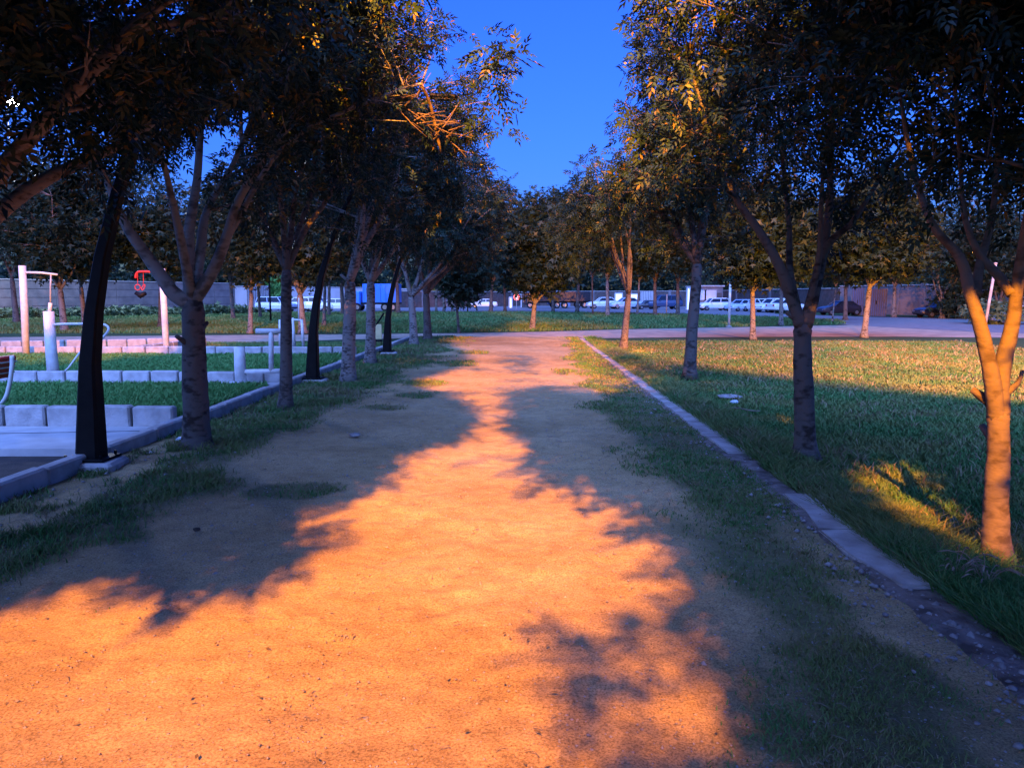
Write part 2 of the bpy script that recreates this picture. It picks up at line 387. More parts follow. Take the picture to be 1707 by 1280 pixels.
GB = [(-14, 9.26, KX-.15, 12.8), (-14, 14.03, KX-.15, 17.9+1.35)]
for i, b in enumerate(GB):
    sheet('bed_soil', [(b[0], b[1]), (b[2], b[1]), (b[2], b[3]), (b[0], b[3])], .12, M_lawn)

# ---------------------------------------------------------------- grass
def blades(name, pts, hts, w, m, seed=0, lean=.45, zf=None):
    rs = np.random.RandomState(seed); n = len(pts)
    a = rs.uniform(0, 2*np.pi, n); l = rs.uniform(0, 2*np.pi, n); ln = rs.uniform(.1, lean, n)*hts*1.6
    wx, wy = np.cos(a)*w/2, np.sin(a)*w/2; lx, ly = np.cos(l)*ln, np.sin(l)*ln; z = pts[:, 2]
    V = np.zeros((n, 5, 3)); x, y = pts[:, 0], pts[:, 1]
    V[:, 0] = np.stack([x-wx, y-wy, z], 1); V[:, 1] = np.stack([x+wx, y+wy, z], 1)
    V[:, 2] = np.stack([x+wx*.8+lx*.35, y+wy*.8+ly*.35, z+hts*.6], 1); V[:, 3] = np.stack([x-wx*.8+lx*.35, y-wy*.8+ly*.35, z+hts*.6], 1)
    V[:, 4] = np.stack([x+lx, y+ly, z+hts*.95], 1)
    k = np.arange(n)*5
    idx = np.stack([k, k+1, k+2, k+3, k+3, k+2, k+4], 1).ravel()
    me = bpy.data.meshes.new(name); me.vertices.add(n*5); me.vertices.foreach_set('co', V.astype(np.float32).ravel())
    me.loops.add(len(idx)); me.loops.foreach_set('vertex_index', idx.astype(np.int32))
    st = np.stack([np.arange(n)*7, np.arange(n)*7+4], 1).ravel(); tt = np.tile([4, 3], n)
    me.polygons.add(2*n); me.polygons.foreach_set('loop_start', st.astype(np.int32)); me.polygons.foreach_set('loop_total', tt.astype(np.int32))
    me.update(calc_edges=True)
    return link(name, me, m)
def scatter(x0, x1, y0, y1, n, seed, power=1.0):
    rs = np.random.RandomState(seed); u = rs.rand(n); x = rs.uniform(x0, x1, n)
    y = y0*(y1/y0)**(u**power) if y0 > 0 else y0+(y1-y0)*u
    return x, y, rs
# trodden strip
x, y, rs = scatter(KX+.02, RK0+.02, 2.0, 30, 560000, 11)
keep = rs.rand(len(x)) < turf(x, y)**1.5*(.22+.78*sstep(.42, .6, fbm(x*3, y*3, 88))); x, y = x[keep], y[keep]
zz = (fbm(x*1.2, y*1.2, 21, 4)-.5)*.05-.012
h = (.010+.024*rs.rand(len(x)))*(.7+.9*fbm(x*2, y*2, 5))*(1+.03*y)*np.where(x < -2.7, 1.9, 1)
dry = rs.rand(len(x)) < .16+.45*(fbm(x*1.7, y*1.7, 77) > .56)
pts = np.stack([x, y, zz], 1)
tag(blades('path_grass', pts[~dry], h[~dry], (.0035+.0009*y[~dry]), M_grass, 1, .8), 'thin green grass growing along both edges of the trodden dirt path', 'grass', kind='stuff')
tag(blades('dry_path_grass', pts[dry], h[dry], (.003+.0008*y[dry]), M_grassdry, 2, .95), 'dry straw coloured grass mixed into the dirt path edges', 'dry grass', kind='stuff')
# right lawn
def lawn(seed, x0, x1, y0, y1, n, name, m, lab, hb=.05, prob=None, wb=.006, z=ZL-.02):
    x, y, rs = scatter(x0, x1, y0, y1, n, seed)
    px, py = project(np.stack([x, y, np.full(len(x), z)], 1)); k = (px > -80) & (px < 1790)
    if prob is not None: k &= rs.rand(len(x)) < prob(x, y)
    x, y = x[k], y[k]; r = rs.rand(len(k))[k]
    h = (hb*.6+hb*.9*r)*(.6+.9*fbm(x*1.3, y*1.3, 40+seed))*(1+.012*y)
    return tag(blades(name, np.stack([x, y, np.full(len(x), z)], 1), h, wb+.0011*y, m, seed, .8), lab, 'grass', kind='stuff')
RX = RK1+.03
cross_near = lambda x: 28.6+0*x
lawn(12, RX, 16, 3.0, 28.2, 420000, 'lawn_grass', M_grass, 'short green lawn right of the stone edging strip', .045)
lawn(13, RX, 16, 3.0, 28.0, 60000, 'dry_lawn_grass', M_grassdry, 'dry blades mixed through the right hand lawn', .07, lambda x, y: (fbm(x*.8, y*.8, 91) > .5)*.8+.12)
lawn(14, RX-.04, RX+.35, 2.4, 28.0, 20000, 'lawn_edge_grass', M_grassdry, 'tall straggly grass along the stone edging strip', .12, lambda x, y: fbm(x*2, y*1.5, 93)**1.3, .005)
lawn(15, RX-.05, RX+.45, 2.4, 28.0, 70000, 'lawn_edge_green_grass', M_grass, 'longer green grass along the lawn side of the edging strip', .12, None, .006)
fld = gp((-300, 556), (600, 554.5), (780, 553.5), (900, 551.5), (1040, 547.5), (1250, 543.5), (1410, 540), (1400, 535), (1285, 529.5), (1130, 524.5), (900, 521.5), (640, 521.5), (300, 523), (-300, 540))
lawn(16, -45, 40, 33, 82, 260000, 'far_lawn_grass', M_grass, 'green lawn beyond the cross path', .09, lambda x, y: inpoly(x, y, fld)*1.0, .004)
# beds
for i, b in enumerate(GB):
    x, y, rs = scatter(b[0], b[2]-.03, b[1]+.03, b[3]-.03, 70000, 30+i)
    h = (.035+.07*rs.rand(len(x)))*(.6+.9*fbm(x*2, y*2, 50))
    tag(blades('bed_grass', np.stack([x, y, np.full(len(x), .115)], 1), h, .009+.0008*y, M_grassbed, 60+i, .8), ('bright green grass filling the nearer kerbed bed' if i == 0 else 'green grass filling the kerbed bed behind the second kerb'), 'grass', kind='stuff')
x, y, rs = scatter(-22, KX-.2, 20.4, 27.2, 60000, 33)
tag(blades('back_grass', np.stack([x, y, np.full(len(x), ZL-.02)], 1), .05+.06*rs.rand(len(x)), .02, M_grass, 70, .8), 'rough grass behind the third kerb row of the exercise area', 'grass', kind='stuff')

# pebbles and crumbs on the path
rs = np.random.RandomState(5); n = 14000
y = 2.0*(16/2.0)**rs.rand(n); x = rs.uniform(KX+.1, RK0, n); r = .0025+.006*rs.rand(n)**3+.0003*y
big = rs.rand(n) < .012; r[big] *= 2.2
zz = (fbm(x*1.2, y*1.2, 21, 4)-.5)*.05+(fbm(x*7, y*7, 31, 3)-.5)*.022-.022*np.exp(-((x+.2)/1.4)**2)
oc = np.array([(1, 0, 0), (0, 1, 0), (-1, 0, 0), (0, -1, 0), (0, 0, .7), (0, 0, -.5)]); of = np.array([(0, 1, 4), (1, 2, 4), (2, 3, 4), (3, 0, 4), (1, 0, 5), (2, 1, 5), (3, 2, 5), (0, 3, 5)])
a = rs.uniform(0, 6.28, n); jit = 1+rs.uniform(-.35, .35, (n, 6, 3)); Vp = oc[None]*jit*r[:, None, None]
ca, sa = np.cos(a)[:, None], np.sin(a)[:, None]
Vp = np.stack([Vp[..., 0]*ca-Vp[..., 1]*sa, Vp[..., 0]*sa+Vp[..., 1]*ca, Vp[..., 2]], 2)+np.stack([x, y, zz], 1)[:, None, :]
Fp = (of[None]+(np.arange(n)*6)[:, None, None]).reshape(-1, 3)
n2_ = 1500; y2 = 2.2*(14/2.2)**rs.rand(n2_); x2 = np.where(rs.rand(n2_) < .6, RK0-.05+rs.normal(0, .16, n2_), rs.uniform(KX+.05, -3.2, n2_)); r2 = .006+.022*rs.rand(n2_)**4
V2 = oc[None]*(1+rs.uniform(-.35, .35, (n2_, 6, 3)))*r2[:, None, None]+np.stack([x2, y2, np.full(n2_, .006)], 1)[:, None, :]
tag(link('rubble', rawmesh('rubble', V2.reshape(-1, 3), (of[None]+(np.arange(n2_)*6)[:, None, None]).reshape(-1, 3)), M_rock), 'small stones and rubble along the verges of the path', 'rubble', kind='stuff')
tag(link('gravel', rawmesh('gravel', Vp.reshape(-1, 3), Fp), M_rock), 'fine gravel crumbs strewn over the dirt path', 'gravel', kind='stuff')
# dry twigs and straws
mb = MB(); rn = random.Random(9)
for i in range(1000):
    yy = 2.1*(12/2.1)**rn.random(); xx = rn.choice([rn.uniform(.8, 2.15), rn.uniform(-4.1, -2.4), rn.uniform(-4.1, 2.1)])
    a = rn.uniform(0, 6.28); l = rn.uniform(.02, .045)*(1+.12*yy); b = rn.uniform(-.8, .8); z = .012
    p = [(xx, yy, z), (xx+math.cos(a)*l*.5, yy+math.sin(a)*l*.5, z+.008), (xx+math.cos(a)*l*.5+math.cos(a+b)*l*.5, yy+math.sin(a)*l*.5+math.sin(a+b)*l*.5, z)]
    mb.tube(p, rn.uniform(.0007, .0013)*(1+.12*yy), 4)
tag(mb.build('litter_straw', M_litter), 'dry twigs and straw lying scattered on the path', 'litter', kind='stuff')

rs = np.random.RandomState(77); n = 420
y = 2.2*(14/2.2)**rs.rand(n); x = rs.uniform(KX+.1, RK1+.5, n)
lv = np.array([(0, 0, .004), (.020, .010, .010), (.048, 0, .003), (.020, -.010, .006)]); a = rs.uniform(0, 6.28, n); sc_ = rs.uniform(.3, .7, n)*(1+.05*y)
Vl = lv[None]*sc_[:, None, None]; ca, sa = np.cos(a)[:, None], np.sin(a)[:, None]
zl = (fbm(x*1.2, y*1.2, 21, 4)-.5)*.05+.004
Vl = np.stack([Vl[..., 0]*ca-Vl[..., 1]*sa+x[:, None], Vl[..., 0]*sa+Vl[..., 1]*ca+y[:, None], Vl[..., 2]+zl[:, None]], 2)
tag(link('fallen_leaves', rawmesh('fallen_leaves', Vl.reshape(-1, 3), np.arange(n*4).reshape(-1, 4)), leafmat('fallen_leaf', (.12, .09, .05), (.20, .15, .08), (.32, .26, .14), .1, .7)), 'small dry fallen leaves lying over the dirt path', 'leaves', kind='stuff')
# ================================================================ TREES
SKYGAP = [(700, -400), (705, 0), (722, 12), (735, 28), (775, 45), (800, 42), (850, 70), (884, 86), (866, 112), (845, 108), (828, 140), (850, 165), (872, 205), (858, 238), (836, 250), (842, 285), (852, 300), (850, 322), (885, 316), (905, 318), (938, 338),
          (948, 330), (955, 295), (985, 250), (1010, 252), (1020, 215), (1038, 195), (1032, 170), (1055, 150), (1048, 110), (1052, 70), (1034, 40), (1048, 15), (1060, 0), (1060, -400)]
def gnd(*p): return [G(a, b) for a, b in p]
LIT = [gnd((-2000, 3200), (-300, 1010), (0, 996), (90, 945), (160, 925), (235, 915), (250, 955), (262, 985), (340, 1005), (420, 965), (500, 935), (545, 900), (490, 880), (480, 850), (560, 820), (640, 790), (660, 755), (710, 738), (780, 715), (800, 690), (845, 682),
           (860, 705), (800, 735), (835, 762), (880, 785), (920, 800), (975, 835), (1050, 850), (1090, 870), (1110, 905), (1165, 940), (1180, 1000), (1200, 1050), (1165, 1085), (1080, 1040), (1000, 1085), (925, 1100), (910, 1130), (960, 1170), (1020, 1150), (1100, 1165), (1150, 1215), (1160, 1300), (1500, 3200)),
       gnd((700, 628), (760, 615), (790, 600), (770, 580), (750, 570), (760, 558), (1000, 558), (985, 580), (935, 590), (950, 622), (880, 626), (850, 640), (860, 662), (790, 668), (760, 650), (700, 640)),
       gnd((1140, 1050), (1210, 1085), (1250, 1080), (1330, 1115), (1410, 1210), (1420, 1270), (1320, 1235), (1290, 1200), (1230, 1215), (1180, 1160), (1150, 1130)),
       gnd((1170, 915), (1240, 925), (1245, 965), (1200, 950)), gnd((1090, 955), (1180, 985), (1200, 1060), (1130, 1020)),
       gnd((1030, 712), (1130, 710), (1150, 724), (1070, 728)), gnd((1380, 755), (1580, 760), (1620, 812), (1420, 818)), gnd((1450, 825), (1560, 832), (1660, 880), (1660, 935), (1530, 905)),
       gnd((850, 560), (920, 560), (910, 530), (860, 530)), gnd((740, 645), (868, 632), (880, 700), (930, 750), (740, 750), (790, 690))]
def lit_mask(sx, sy):
    wx = sx+(fbm(sx*3, sy*3, 61, 3)-.5)*.32; wy = sy+(fbm(sx*3, sy*2, 67, 3)-.5)*.5
    r = np.zeros(sx.shape, bool)
    for dx, dy in ((0, 0), (.16, 0), (.08, .16), (0, .14), (0, -.12)):
        for p in LIT: r |= inpoly(wx+dx, wy+dy, p)
    return r
_b = G(1662, 935, -.03); TGT = [(lambda p: (p.x, p.y, p.z))(at(px, py, _b[1]-.1)) for px, py in ((1660, 880), (1660, 820), (1662, 760), (1664, 700), (1634, 560), (1642, 610), (1630, 510), (1684, 600), (1690, 540), (1690, 480), (1700, 430), (1678, 650))]
for px, py in ((505, 540), (505, 500), (417, 540), (417, 500), (887, 530), (887, 500), (142, 520), (108, 540), (280, 580), (280, 500), (40, 590), (40, 540), (40, 480), (88, 530)):
    q_ = {505: 38, 417: 38, 887: 38, 142: 42, 108: 40, 280: 20.5, 40: 19, 88: 14.6, 1150: 15, 1345: 7.6}[px]; p_ = at(px, py, q_); TGT.append((p_.x, p_.y, p_.z))
BARE = [(at(735, 255, 8.3), .45)]
for px, py, q_ in ((620, 90, 8), (700, 60, 8), (560, 115, 8), (520, 150, 8), (760, 120, 8), (800, 130, 8), (830, 235, 8), (820, 115, 7.6), (738, 250, 8.3), (690, 215, 8), (590, 160, 8.5), (1170, 180, 8.5), (1110, 290, 14.5), (1100, 400, 14.5), (1505, 215, 5), (740, 345, 14), (720, 400, 17), (450, 170, 8.3)):
    p_ = at(px, py, q_); TGT.append((p_.x, p_.y, p_.z))
def prune(P, loose=0):
    """keep[] for leaf points: crowns are carved to the sky outline and to the wanted floodlit patches"""
    px, py = project(P)
    wob = (fbm(P[:, 0]*3, P[:, 2]*3, 71, 3)-.5)*30
    k = ~inpoly(np.nan_to_num(px+wob, nan=-9999), np.nan_to_num(py+wob, nan=-9999), SKYGAP)
    t = LAMP[2]/(LAMP[2]-np.minimum(P[:, 2], 9.5))
    sx = LAMP[0]+(P[:, 0]-LAMP[0])*t; sy = LAMP[1]+(P[:, 1]-LAMP[1])*t
    ex = (px > 795) & (px < 888) & (py > -40) & (py < 265) & (P[:, 1] > 6.9) & (P[:, 1] < 9.2)
    k &= ~(lit_mask(sx, sy) & ~ex)
    C0 = np.array([0, 0, CAM_H])
    for gx, gy, gr in ((21, 166, 19), (460, 343, 7), (787, 454, 8), (1597, 407, 9), (1622, 420, 8), (60, 250, 15), (85, 270, 14), (110, 232, 10), (360, 70, 8), (226, 190, 5), (282, 262, 6), (335, 282, 6), (1600, 345, 17), (1682, 338, 20), (1562, 352, 13), (1575, 300, 9), (1420, 205, 9), (1500, 240, 7), (1340, 145, 8), (1310, 320, 10), (1365, 328, 8)):
        k &= ~(np.hypot(np.nan_to_num(px, nan=-999)-gx, np.nan_to_num(py, nan=-999)-gy) < gr)
    for bp_, br_ in BARE:
        d = np.array(bp_)-C0; u = np.clip(((P-C0)@d)/(d@d), 0, 1.03); k &= np.linalg.norm(P-C0-u[:, None]*d, axis=1) > br_*.62*u
    if not loose: k &= fbm(P[:, 0]*1.9+P[:, 1]*.6, P[:, 2]*1.9-P[:, 1]*.5, 123, 3) < np.where(P[:, 1] > 4, .635, .85)
    for T_ in TGT:
        d = np.array(T_)-LAMP; u = np.clip(((P-LAMP)@d)/(d@d), 0, .985); k &= np.linalg.norm(P-LAMP-u[:, None]*d, axis=1) > .34*(1-u)+.12+.05*(u > .5)
    k &= np.linalg.norm(P-np.array([0, 0, CAM_H]), axis=1) > 1.6
    return k
def leaflet_template():
    V = []; F = []
    def lf(b, ang, L_, w, dz):
        c, s = math.cos(ang), math.sin(ang); n = len(V)
        for u, v, z in ((0, 0, 0), (L_*.42, w/2, .006), (L_, 0, -.012), (L_*.42, -w/2, .006)):
            V.append((b+u*c-v*s, u*s+v*c, z+dz))
        F.append((n, n+1, n+2, n+3))
    for i, b in enumerate((.05, .10, .15)):
        for sg in (-1, 1): lf(b, sg*R(58-8*i), .078, .027, -.01*i)
    lf(.17, 0, .09, .03, -.03)
    return np.array(V), np.array(F)
LT, LF = leaflet_template()
# pared template for far crowns: three broad leaflets
LT2 = np.array([(0, 0, 0), (.10, .05, .01), (.24, 0, -.03), (.10, -.05, .01), (.02, 0, 0), (.08, .11, 0), (.10, .17, -.03), (.12, .07, 0), (.02, 0, 0), (.12, -.07, 0), (.10, -.17, -.03), (.08, -.11, 0)]); LF2 = np.array([(0, 1, 2, 3), (4, 5, 6, 7), (8, 9, 10, 11)])
def leafmesh(P, scale, rs, tmpl=(LT, LF), outdir=None):
    T, F = tmpl; n = len(P)
    az = rs.uniform(0, 2*np.pi, n); el = rs.normal(-.25, .6, n); roll = rs.normal(0, .7, n); s = scale*rs.uniform(.7, 1.2, n)
    if outdir is not None:
        a0 = np.arctan2(outdir[:, 1], outdir[:, 0]); az = a0+rs.normal(0, 1.1, n); el = el+.3*np.clip(outdir[:, 2], -1, 1)
    ca, sa, ce, se, cr, sr = np.cos(az), np.sin(az), np.cos(el), np.sin(el), np.cos(roll), np.sin(roll)
    u = np.stack([ca*ce, sa*ce, se], 1); v0 = np.stack([-sa, ca, 0*ca], 1); w0 = np.cross(u, v0)
    v = v0*cr[:, None]+w0*sr[:, None]; w = np.cross(u, v)
    V = P[:, None, :]+s[:, None, None]*(T[None, :, 0:1]*u[:, None]+T[None, :, 1:2]*v[:, None]+T[None, :, 2:3]*w[:, None])
    k = len(T); return V.reshape(-1, 3), (F[None]+(np.arange(n)*k)[:, None, None]).reshape(-1, 4)

def make_tree(loc, label, group, trunk, limbs, ells, ncl, per, lscale, r0, seed, bark=None, leaf=None, sig=.24, tmpl=(LT, LF), pr=True, nlimb=5, name='ash_tree', twig=True, sides=12, stubs=0, bare=None, bark2=None):
    """trunk: local points; limbs: lists of local points starting near the fork; ells: crown ellipsoids (local)"""
    rn = random.Random(seed); rs = np.random.RandomState(seed)
    root = empty(name, (loc[0], loc[1], loc[2] if len(loc) > 2 else ZL-.02), 0, label, 'tree', group)
    L0 = np.array(root.location)
    tp = smoothpath(trunk, 5); n = len(tp); fork = tp[-1]
    mb = MB()
    rad = [r0*(1-.28*i/(n-1))*(1+.55*math.exp(-i*1.3)) for i in range(n)]; rad[-1] = r0*.62; rad[-2] = r0*.80
    mb.tube(tp, rad, sides, wob=.05, seed=seed)
    tobj = mb.build('trunk', bark or M_bark, root, True)
    if stubs:
        for i in range(stubs):
            p = tp[int(n*rn.uniform(.5, .97))]; a = rn.uniform(0, 6.28); d = Vector((math.cos(a), math.sin(a), .7)).normalized()
            MB().tube([p+d*r0*.3, p+d*(r0+.04), p+d*(r0+.10)], [.035, .028, .02], 7, wob=.1, seed=i).build('branch_stub', bark or M_bark, root, True)
    bb = MB(); samples = []
    if limbs is None:
        limbs = []
        for i in [i for i in range(nlimb) for _ in range(14)]:
            if limbs and limbs[-1][0] == i: continue
            a = 2*math.pi*(i+rn.uniform(-.3, .3))/nlimb; e = rn.choice(ells)
            tgt = Vector((e[0]+math.cos(a)*e[3]*rn.uniform(.35, .7), e[1]+math.sin(a)*e[4]*rn.uniform(.35, .7), e[2]+e[5]*rn.uniform(.2, .7)))
            mid = fork.lerp(tgt, .4)+Vector((math.cos(a)*.15, math.sin(a)*.15, -.1))
            limbs.append([fork, fork.lerp(mid, .45)+Vector((rn.uniform(-.05, .05), rn.uniform(-.05, .05), 0)), mid, fork.lerp(tgt, .75)+Vector((rn.uniform(-.15, .15), rn.uniform(-.15, .15), .05)), tgt])
            limbs[-1].insert(0, i)
            if pr and not prune(np.array([tuple(q) for q in smoothpath(limbs[-1][1:], 4)[4:]])+L0, .3).all(): limbs.pop()
        if not limbs: limbs = [[fork, fork+Vector((.05, 0, .8)), fork+Vector((0, .1, 1.8))]]
        limbs = [[.55 if nlimb < 6 else .42]+[q for q in lb if not isinstance(q, int)] for lb in limbs]
    for j, lb in enumerate(limbs):
        k = lb[0] if isinstance(lb[0], (int, float)) else (.60 if len(limbs) < 5 else .48); lb = [q for q in lb if not isinstance(q, (int, float))]
        pp = smoothpath([Vector(p)+(Vector((rn.uniform(-.03, .03), rn.uniform(-.03, .03), 0)) if i else Vector()) for i, p in enumerate(lb)], 5); m_ = len(pp)
        rr = [max(.012, r0*k*(1-.8*i/(m_-1))) for i in range(m_)]
        bb.tube(pp, rr, 9, wob=.04, seed=seed+j)
        for i in range(2, m_): samples.append((pp[i], rr[i]))
    # leaf clusters
    C = []
    tot = sum(e[3]*e[4]*e[5] for e in ells)
    for e in ells:
        m_ = int(ncl*e[3]*e[4]*e[5]/tot)+1
        d = rs.normal(0, 1, (m_, 3)); d /= np.linalg.norm(d, axis=1)[:, None]; rr = rs.rand(m_)**(1/2.2)
        C.append(np.array(e[:3])+d*rr[:, None]*np.array(e[3:]))
    C = np.concatenate(C)
    if pr:
        kc = prune(C+L0); C = C[kc]
    S = np.array([tuple(s[0]) for s in samples]); SR = np.array([s[1] for s in samples])
    cen = np.mean([np.array(e[:3]) for e in ells], 0)
    if twig:
        for c in C:
            dz = c[2]-S[:, 2]; dd = np.linalg.norm(S-c, axis=1)+np.where(dz < 0, .8, 0)
            i = int(np.argmin(dd)); a = Vector(S[i]); b = Vector(c); m1 = a.lerp(b, .5)+Vector((rn.uniform(-.1, .1), rn.uniform(-.1, .1), rn.uniform(-.02, .12)))*min(1, (b-a).length)
            r_ = min(SR[i]*.7, .022)
            if pr and not prune(np.array([tuple(a.lerp(m1, .6)), tuple(m1), tuple(m1.lerp(b, .5))])+L0).all(): continue
            bb.tube([a, m1, b], [r_, r_*.6, .004], 5, cap=False)
            for q in range(3):
                e_ = b+Vector((rn.gauss(0, .17), rn.gauss(0, .17), rn.gauss(.03, .12))); bb.tube([m1.lerp(b, .5), m1.lerp(e_, .7), e_], [r_*.45, .005, .002], 4, cap=False)
    if bare:
        for bp_, br_ in bare:
            b = Vector(bp_)-Vector(L0); i = int(np.argmin(np.linalg.norm(S-np.array(b), axis=1))); a = Vector(S[i]); bb2 = MB(); bb2.tube(smoothpath([a, a.lerp(b, .5)+Vector((0, 0, .12)), b], 4), [.018]*8+[.010], 6)
            for q in range(22):
                o_ = (a+Vector((-.35, 0, -.1))).lerp(b+Vector((.15, 0, .1)), rn.random())+Vector((0, 0, rn.uniform(-.08, .08))); d_ = Vector((rn.gauss(.9, .6), rn.gauss(-.2, .5), rn.gauss(.05, .7))).normalized()*br_*rn.uniform(.5, 1.1)
                bb2.tube([o_, o_+d_*.5+Vector((0, 0, rn.uniform(-.04, .06))), o_+d_], [.008, .0055, .002], 4, cap=False)
                e_ = o_+d_*.5; d2 = (d_.normalized()+Vector((rn.gauss(0, .7), rn.gauss(0, .7), rn.gauss(0, .7)))).normalized()*br_*.4; bb2.tube([e_, e_+d2], [.005, .002], 4, cap=False)
            bb2.build('bare_twigs', M_barkb, root, True)
    bb.build('branches', bark2 or bark or M_bark, root, True)
    P = np.repeat(C, per, 0); off = rs.normal(0, sig, P.shape)*np.array([1, 1, .8]); P = P+off
    if pr:
        k = prune(P+L0); P = P[k]; off = off[k]
    out = off/(np.linalg.norm(off, axis=1)[:, None]+1e-6)+.4*(P-cen)/(np.linalg.norm(P-cen, axis=1)[:, None]+1e-6)
    V, F = leafmesh(P, lscale, rs, tmpl, out)
    link('crown', rawmesh('crown', V, F), leaf or M_leaf, root)
    return root
FOOT = []
def rel(base, px, py, dy=0):              # local point of a tree from where the photograph shows it, dy metres behind its trunk
    p = at(px, py, base[1]+dy); return Vector((p.x-base[0], dy, p.z-(base[2] if len(base) > 2 else ZL-.02)))

GL = 'row of young ash trees along the left edge of the path'
GR = 'row of young ash trees on the lawn right of the path'
Z0 = -.03
def B3(px, py): g = G(px, py, Z0); return (g[0], g[1], Z0)
# --- left row
b = B3(328, 748)
make_tree(b, 'thick grey trunked tree beside the nearest black curved lamp post, pale forked limbs', GL,
    [(0, 0, 0), rel(b, 327, 690), rel(b, 324, 600), rel(b, 322, 500)],
    [[.62, rel(b, 322, 505), rel(b, 292, 490, -.05), rel(b, 255, 440, -.1), rel(b, 215, 375, -.2), rel(b, 180, 300, -.3), rel(b, 140, 200, -.5)],
     [.55, rel(b, 320, 500), rel(b, 316, 440, .1), rel(b, 318, 380, .15), rel(b, 330, 300, .3), rel(b, 340, 180, .5), rel(b, 350, 40, .6)],
     [.5, rel(b, 324, 500), rel(b, 350, 455, -.1), rel(b, 378, 400, -.2), rel(b, 400, 330, -.3), rel(b, 470, 230, -.5), rel(b, 540, 120, -.5)],
     [.45, rel(b, 322, 500), rel(b, 338, 420, .2), rel(b, 350, 350, .4), rel(b, 400, 260, .9), rel(b, 450, 120, 1.3)],
     [.20, rel(b, 378, 400, -.2), rel(b, 480, 240, -.2), rel(b, 640, 160, -.3), rel(b, 700, 140, -.3)],
     [.4, rel(b, 322, 500), rel(b, 300, 400, -.4), rel(b, 280, 300, -.8), rel(b, 240, 150, -1.2)]],
    [(.25, .1, 4.6, 2.1, 2.0, 2.1), (1.5, -.3, 4.4, 1.5, 1.5, 1.5), (2.5, -.6, 4.2, 1.15, 1.0, .95)]+[(3.05, -.4, 3.95, .65, .5, .9)]*7, 360, 58, 1.0, .155, 101, bark=M_barkm, stubs=4, bare=BARE, bark2=M_barkp)
b = B3(476, 685)
make_tree(b, 'slim dark tree between the thick grey tree and the second black lamp post', GL,
    [(0, 0, 0), rel(b, 477, 600), rel(b, 477, 520), rel(b, 478, 450)],
    None, [(.3, 0, 4.7, 2.0, 1.9, 2.2), (1.7, -.2, 4.8, 1.3, 1.3, 1.3)], 230, 54, 1.05, .095, 102, bark=M_barkd)
b = B3(580, 640)
make_tree(b, 'mottled grey tree just right of the second black lamp post', GL,
    [(0, 0, 0), rel(b, 582, 560), rel(b, 584, 500), rel(b, 583, 470)],
    None, [(.3, 0, 4.8, 2.1, 1.9, 2.1), (1.8, 0, 4.6, 1.3, 1.5, 1.5)], 200, 46, 1.15, .135, 103, stubs=2)
b = B3(617, 610)
make_tree(b, 'grey tree left of the cream panel and third black lamp post', GL,
    [(0, 0, 0), rel(b, 618, 540), rel(b, 618, 470)], None, [(.4, 0, 4.6, 2.2, 2, 2.0), (2.0, 0, 4.4, 1.2, 1.4, 1.4)], 170, 42, 1.35, .13, 104)
b = B3(690, 578)
make_tree(b, 'pale grey tree with a low V fork right of the third black lamp post', GL,
    [(0, 0, 0), rel(b, 688, 530), rel(b, 685, 495)], None, [(.4, 0, 4.9, 2.3, 2, 2.2), (2.0, 0, 4.3, 1.3, 1.4, 1.5)], 170, 40, 1.5, .14, 105)
b = B3(713, 569)
make_tree(b, 'dark trunked tree, last of the left row before the cross path', GL,
    [(0, 0, 0), rel(b, 712, 530), rel(b, 710, 490)], None, [(.4, 0.3, 4.9, 2.4, 2, 2.3), (2.0, .3, 4.2, 1.2, 1.4, 1.6)], 160, 40, 1.6, .16, 106, bark=M_barkd)
# nearest trees of the rows, trunks outside the frame, crowns hanging in
b = (-3.75, 4.6, Z0)
make_tree(b, 'tree at the left edge whose dark crown fills the top left corner', GL,
    [(0, 0, 0), (.02, 0, .7), (0, .03, 1.7)],
    [[(0, 0, 1.7), (.5, .2, 2.5), (1.3, .2, 3.3), (2.2, .3, 4.2), (2.8, .3, 4.9)], [(0, 0, 1.7), (-.4, .3, 2.6), (-.7, .6, 3.8)], [(0, 0, 1.7), (.1, .6, 2.8), (.3, 1.1, 4.4)], [(0, 0, 1.7), (.2, -.5, 2.9), (.5, -.9, 4.4)], [(0, 0, 1.7), (.3, .7, 2.4), (.7, 1.4, 2.9), (1.0, 1.7, 3.3)]],
    [(.3, .1, 4.2, 2.1, 2.0, 1.9), (1.9, .2, 4.5, 1.6, 1.5, 1.3)], 330, 66, 1.0, .14, 107)
make_tree((-3.8, 1.2, Z0), 'tree beside the camera on the left, out of the frame except overhanging leaves', GL,
    [(0, 0, 0), (.02, 0, .9), (0, .03, 1.8)], None, [(.2, 0, 4.3, 2.1, 1.9, 1.8), (2.3, -.5, 4.3, 1.2, 1.3, .9), (2.9, 1.0, 4.5, .9, 1.0, .6)], 420, 95, 1.3, .13, 108)  # two outer crown lobes added to shade the left of the path
make_tree((-3.8, -2.4, Z0), 'tree behind the camera on the left of the path', GL,
    [(0, 0, 0), (.02, 0, .9), (0, .03, 1.8)], None, [(.2, 0, 4.3, 2.1, 1.9, 1.8), (1.2, 0, 4.8, 1.3, 1.4, 1.3), (1.6, 1.8, 4.1, 1.4, 1.3, 1.0)], 400, 80, 1.3, .13, 109)  # last lobe added to block lamplight leaking onto the left verge
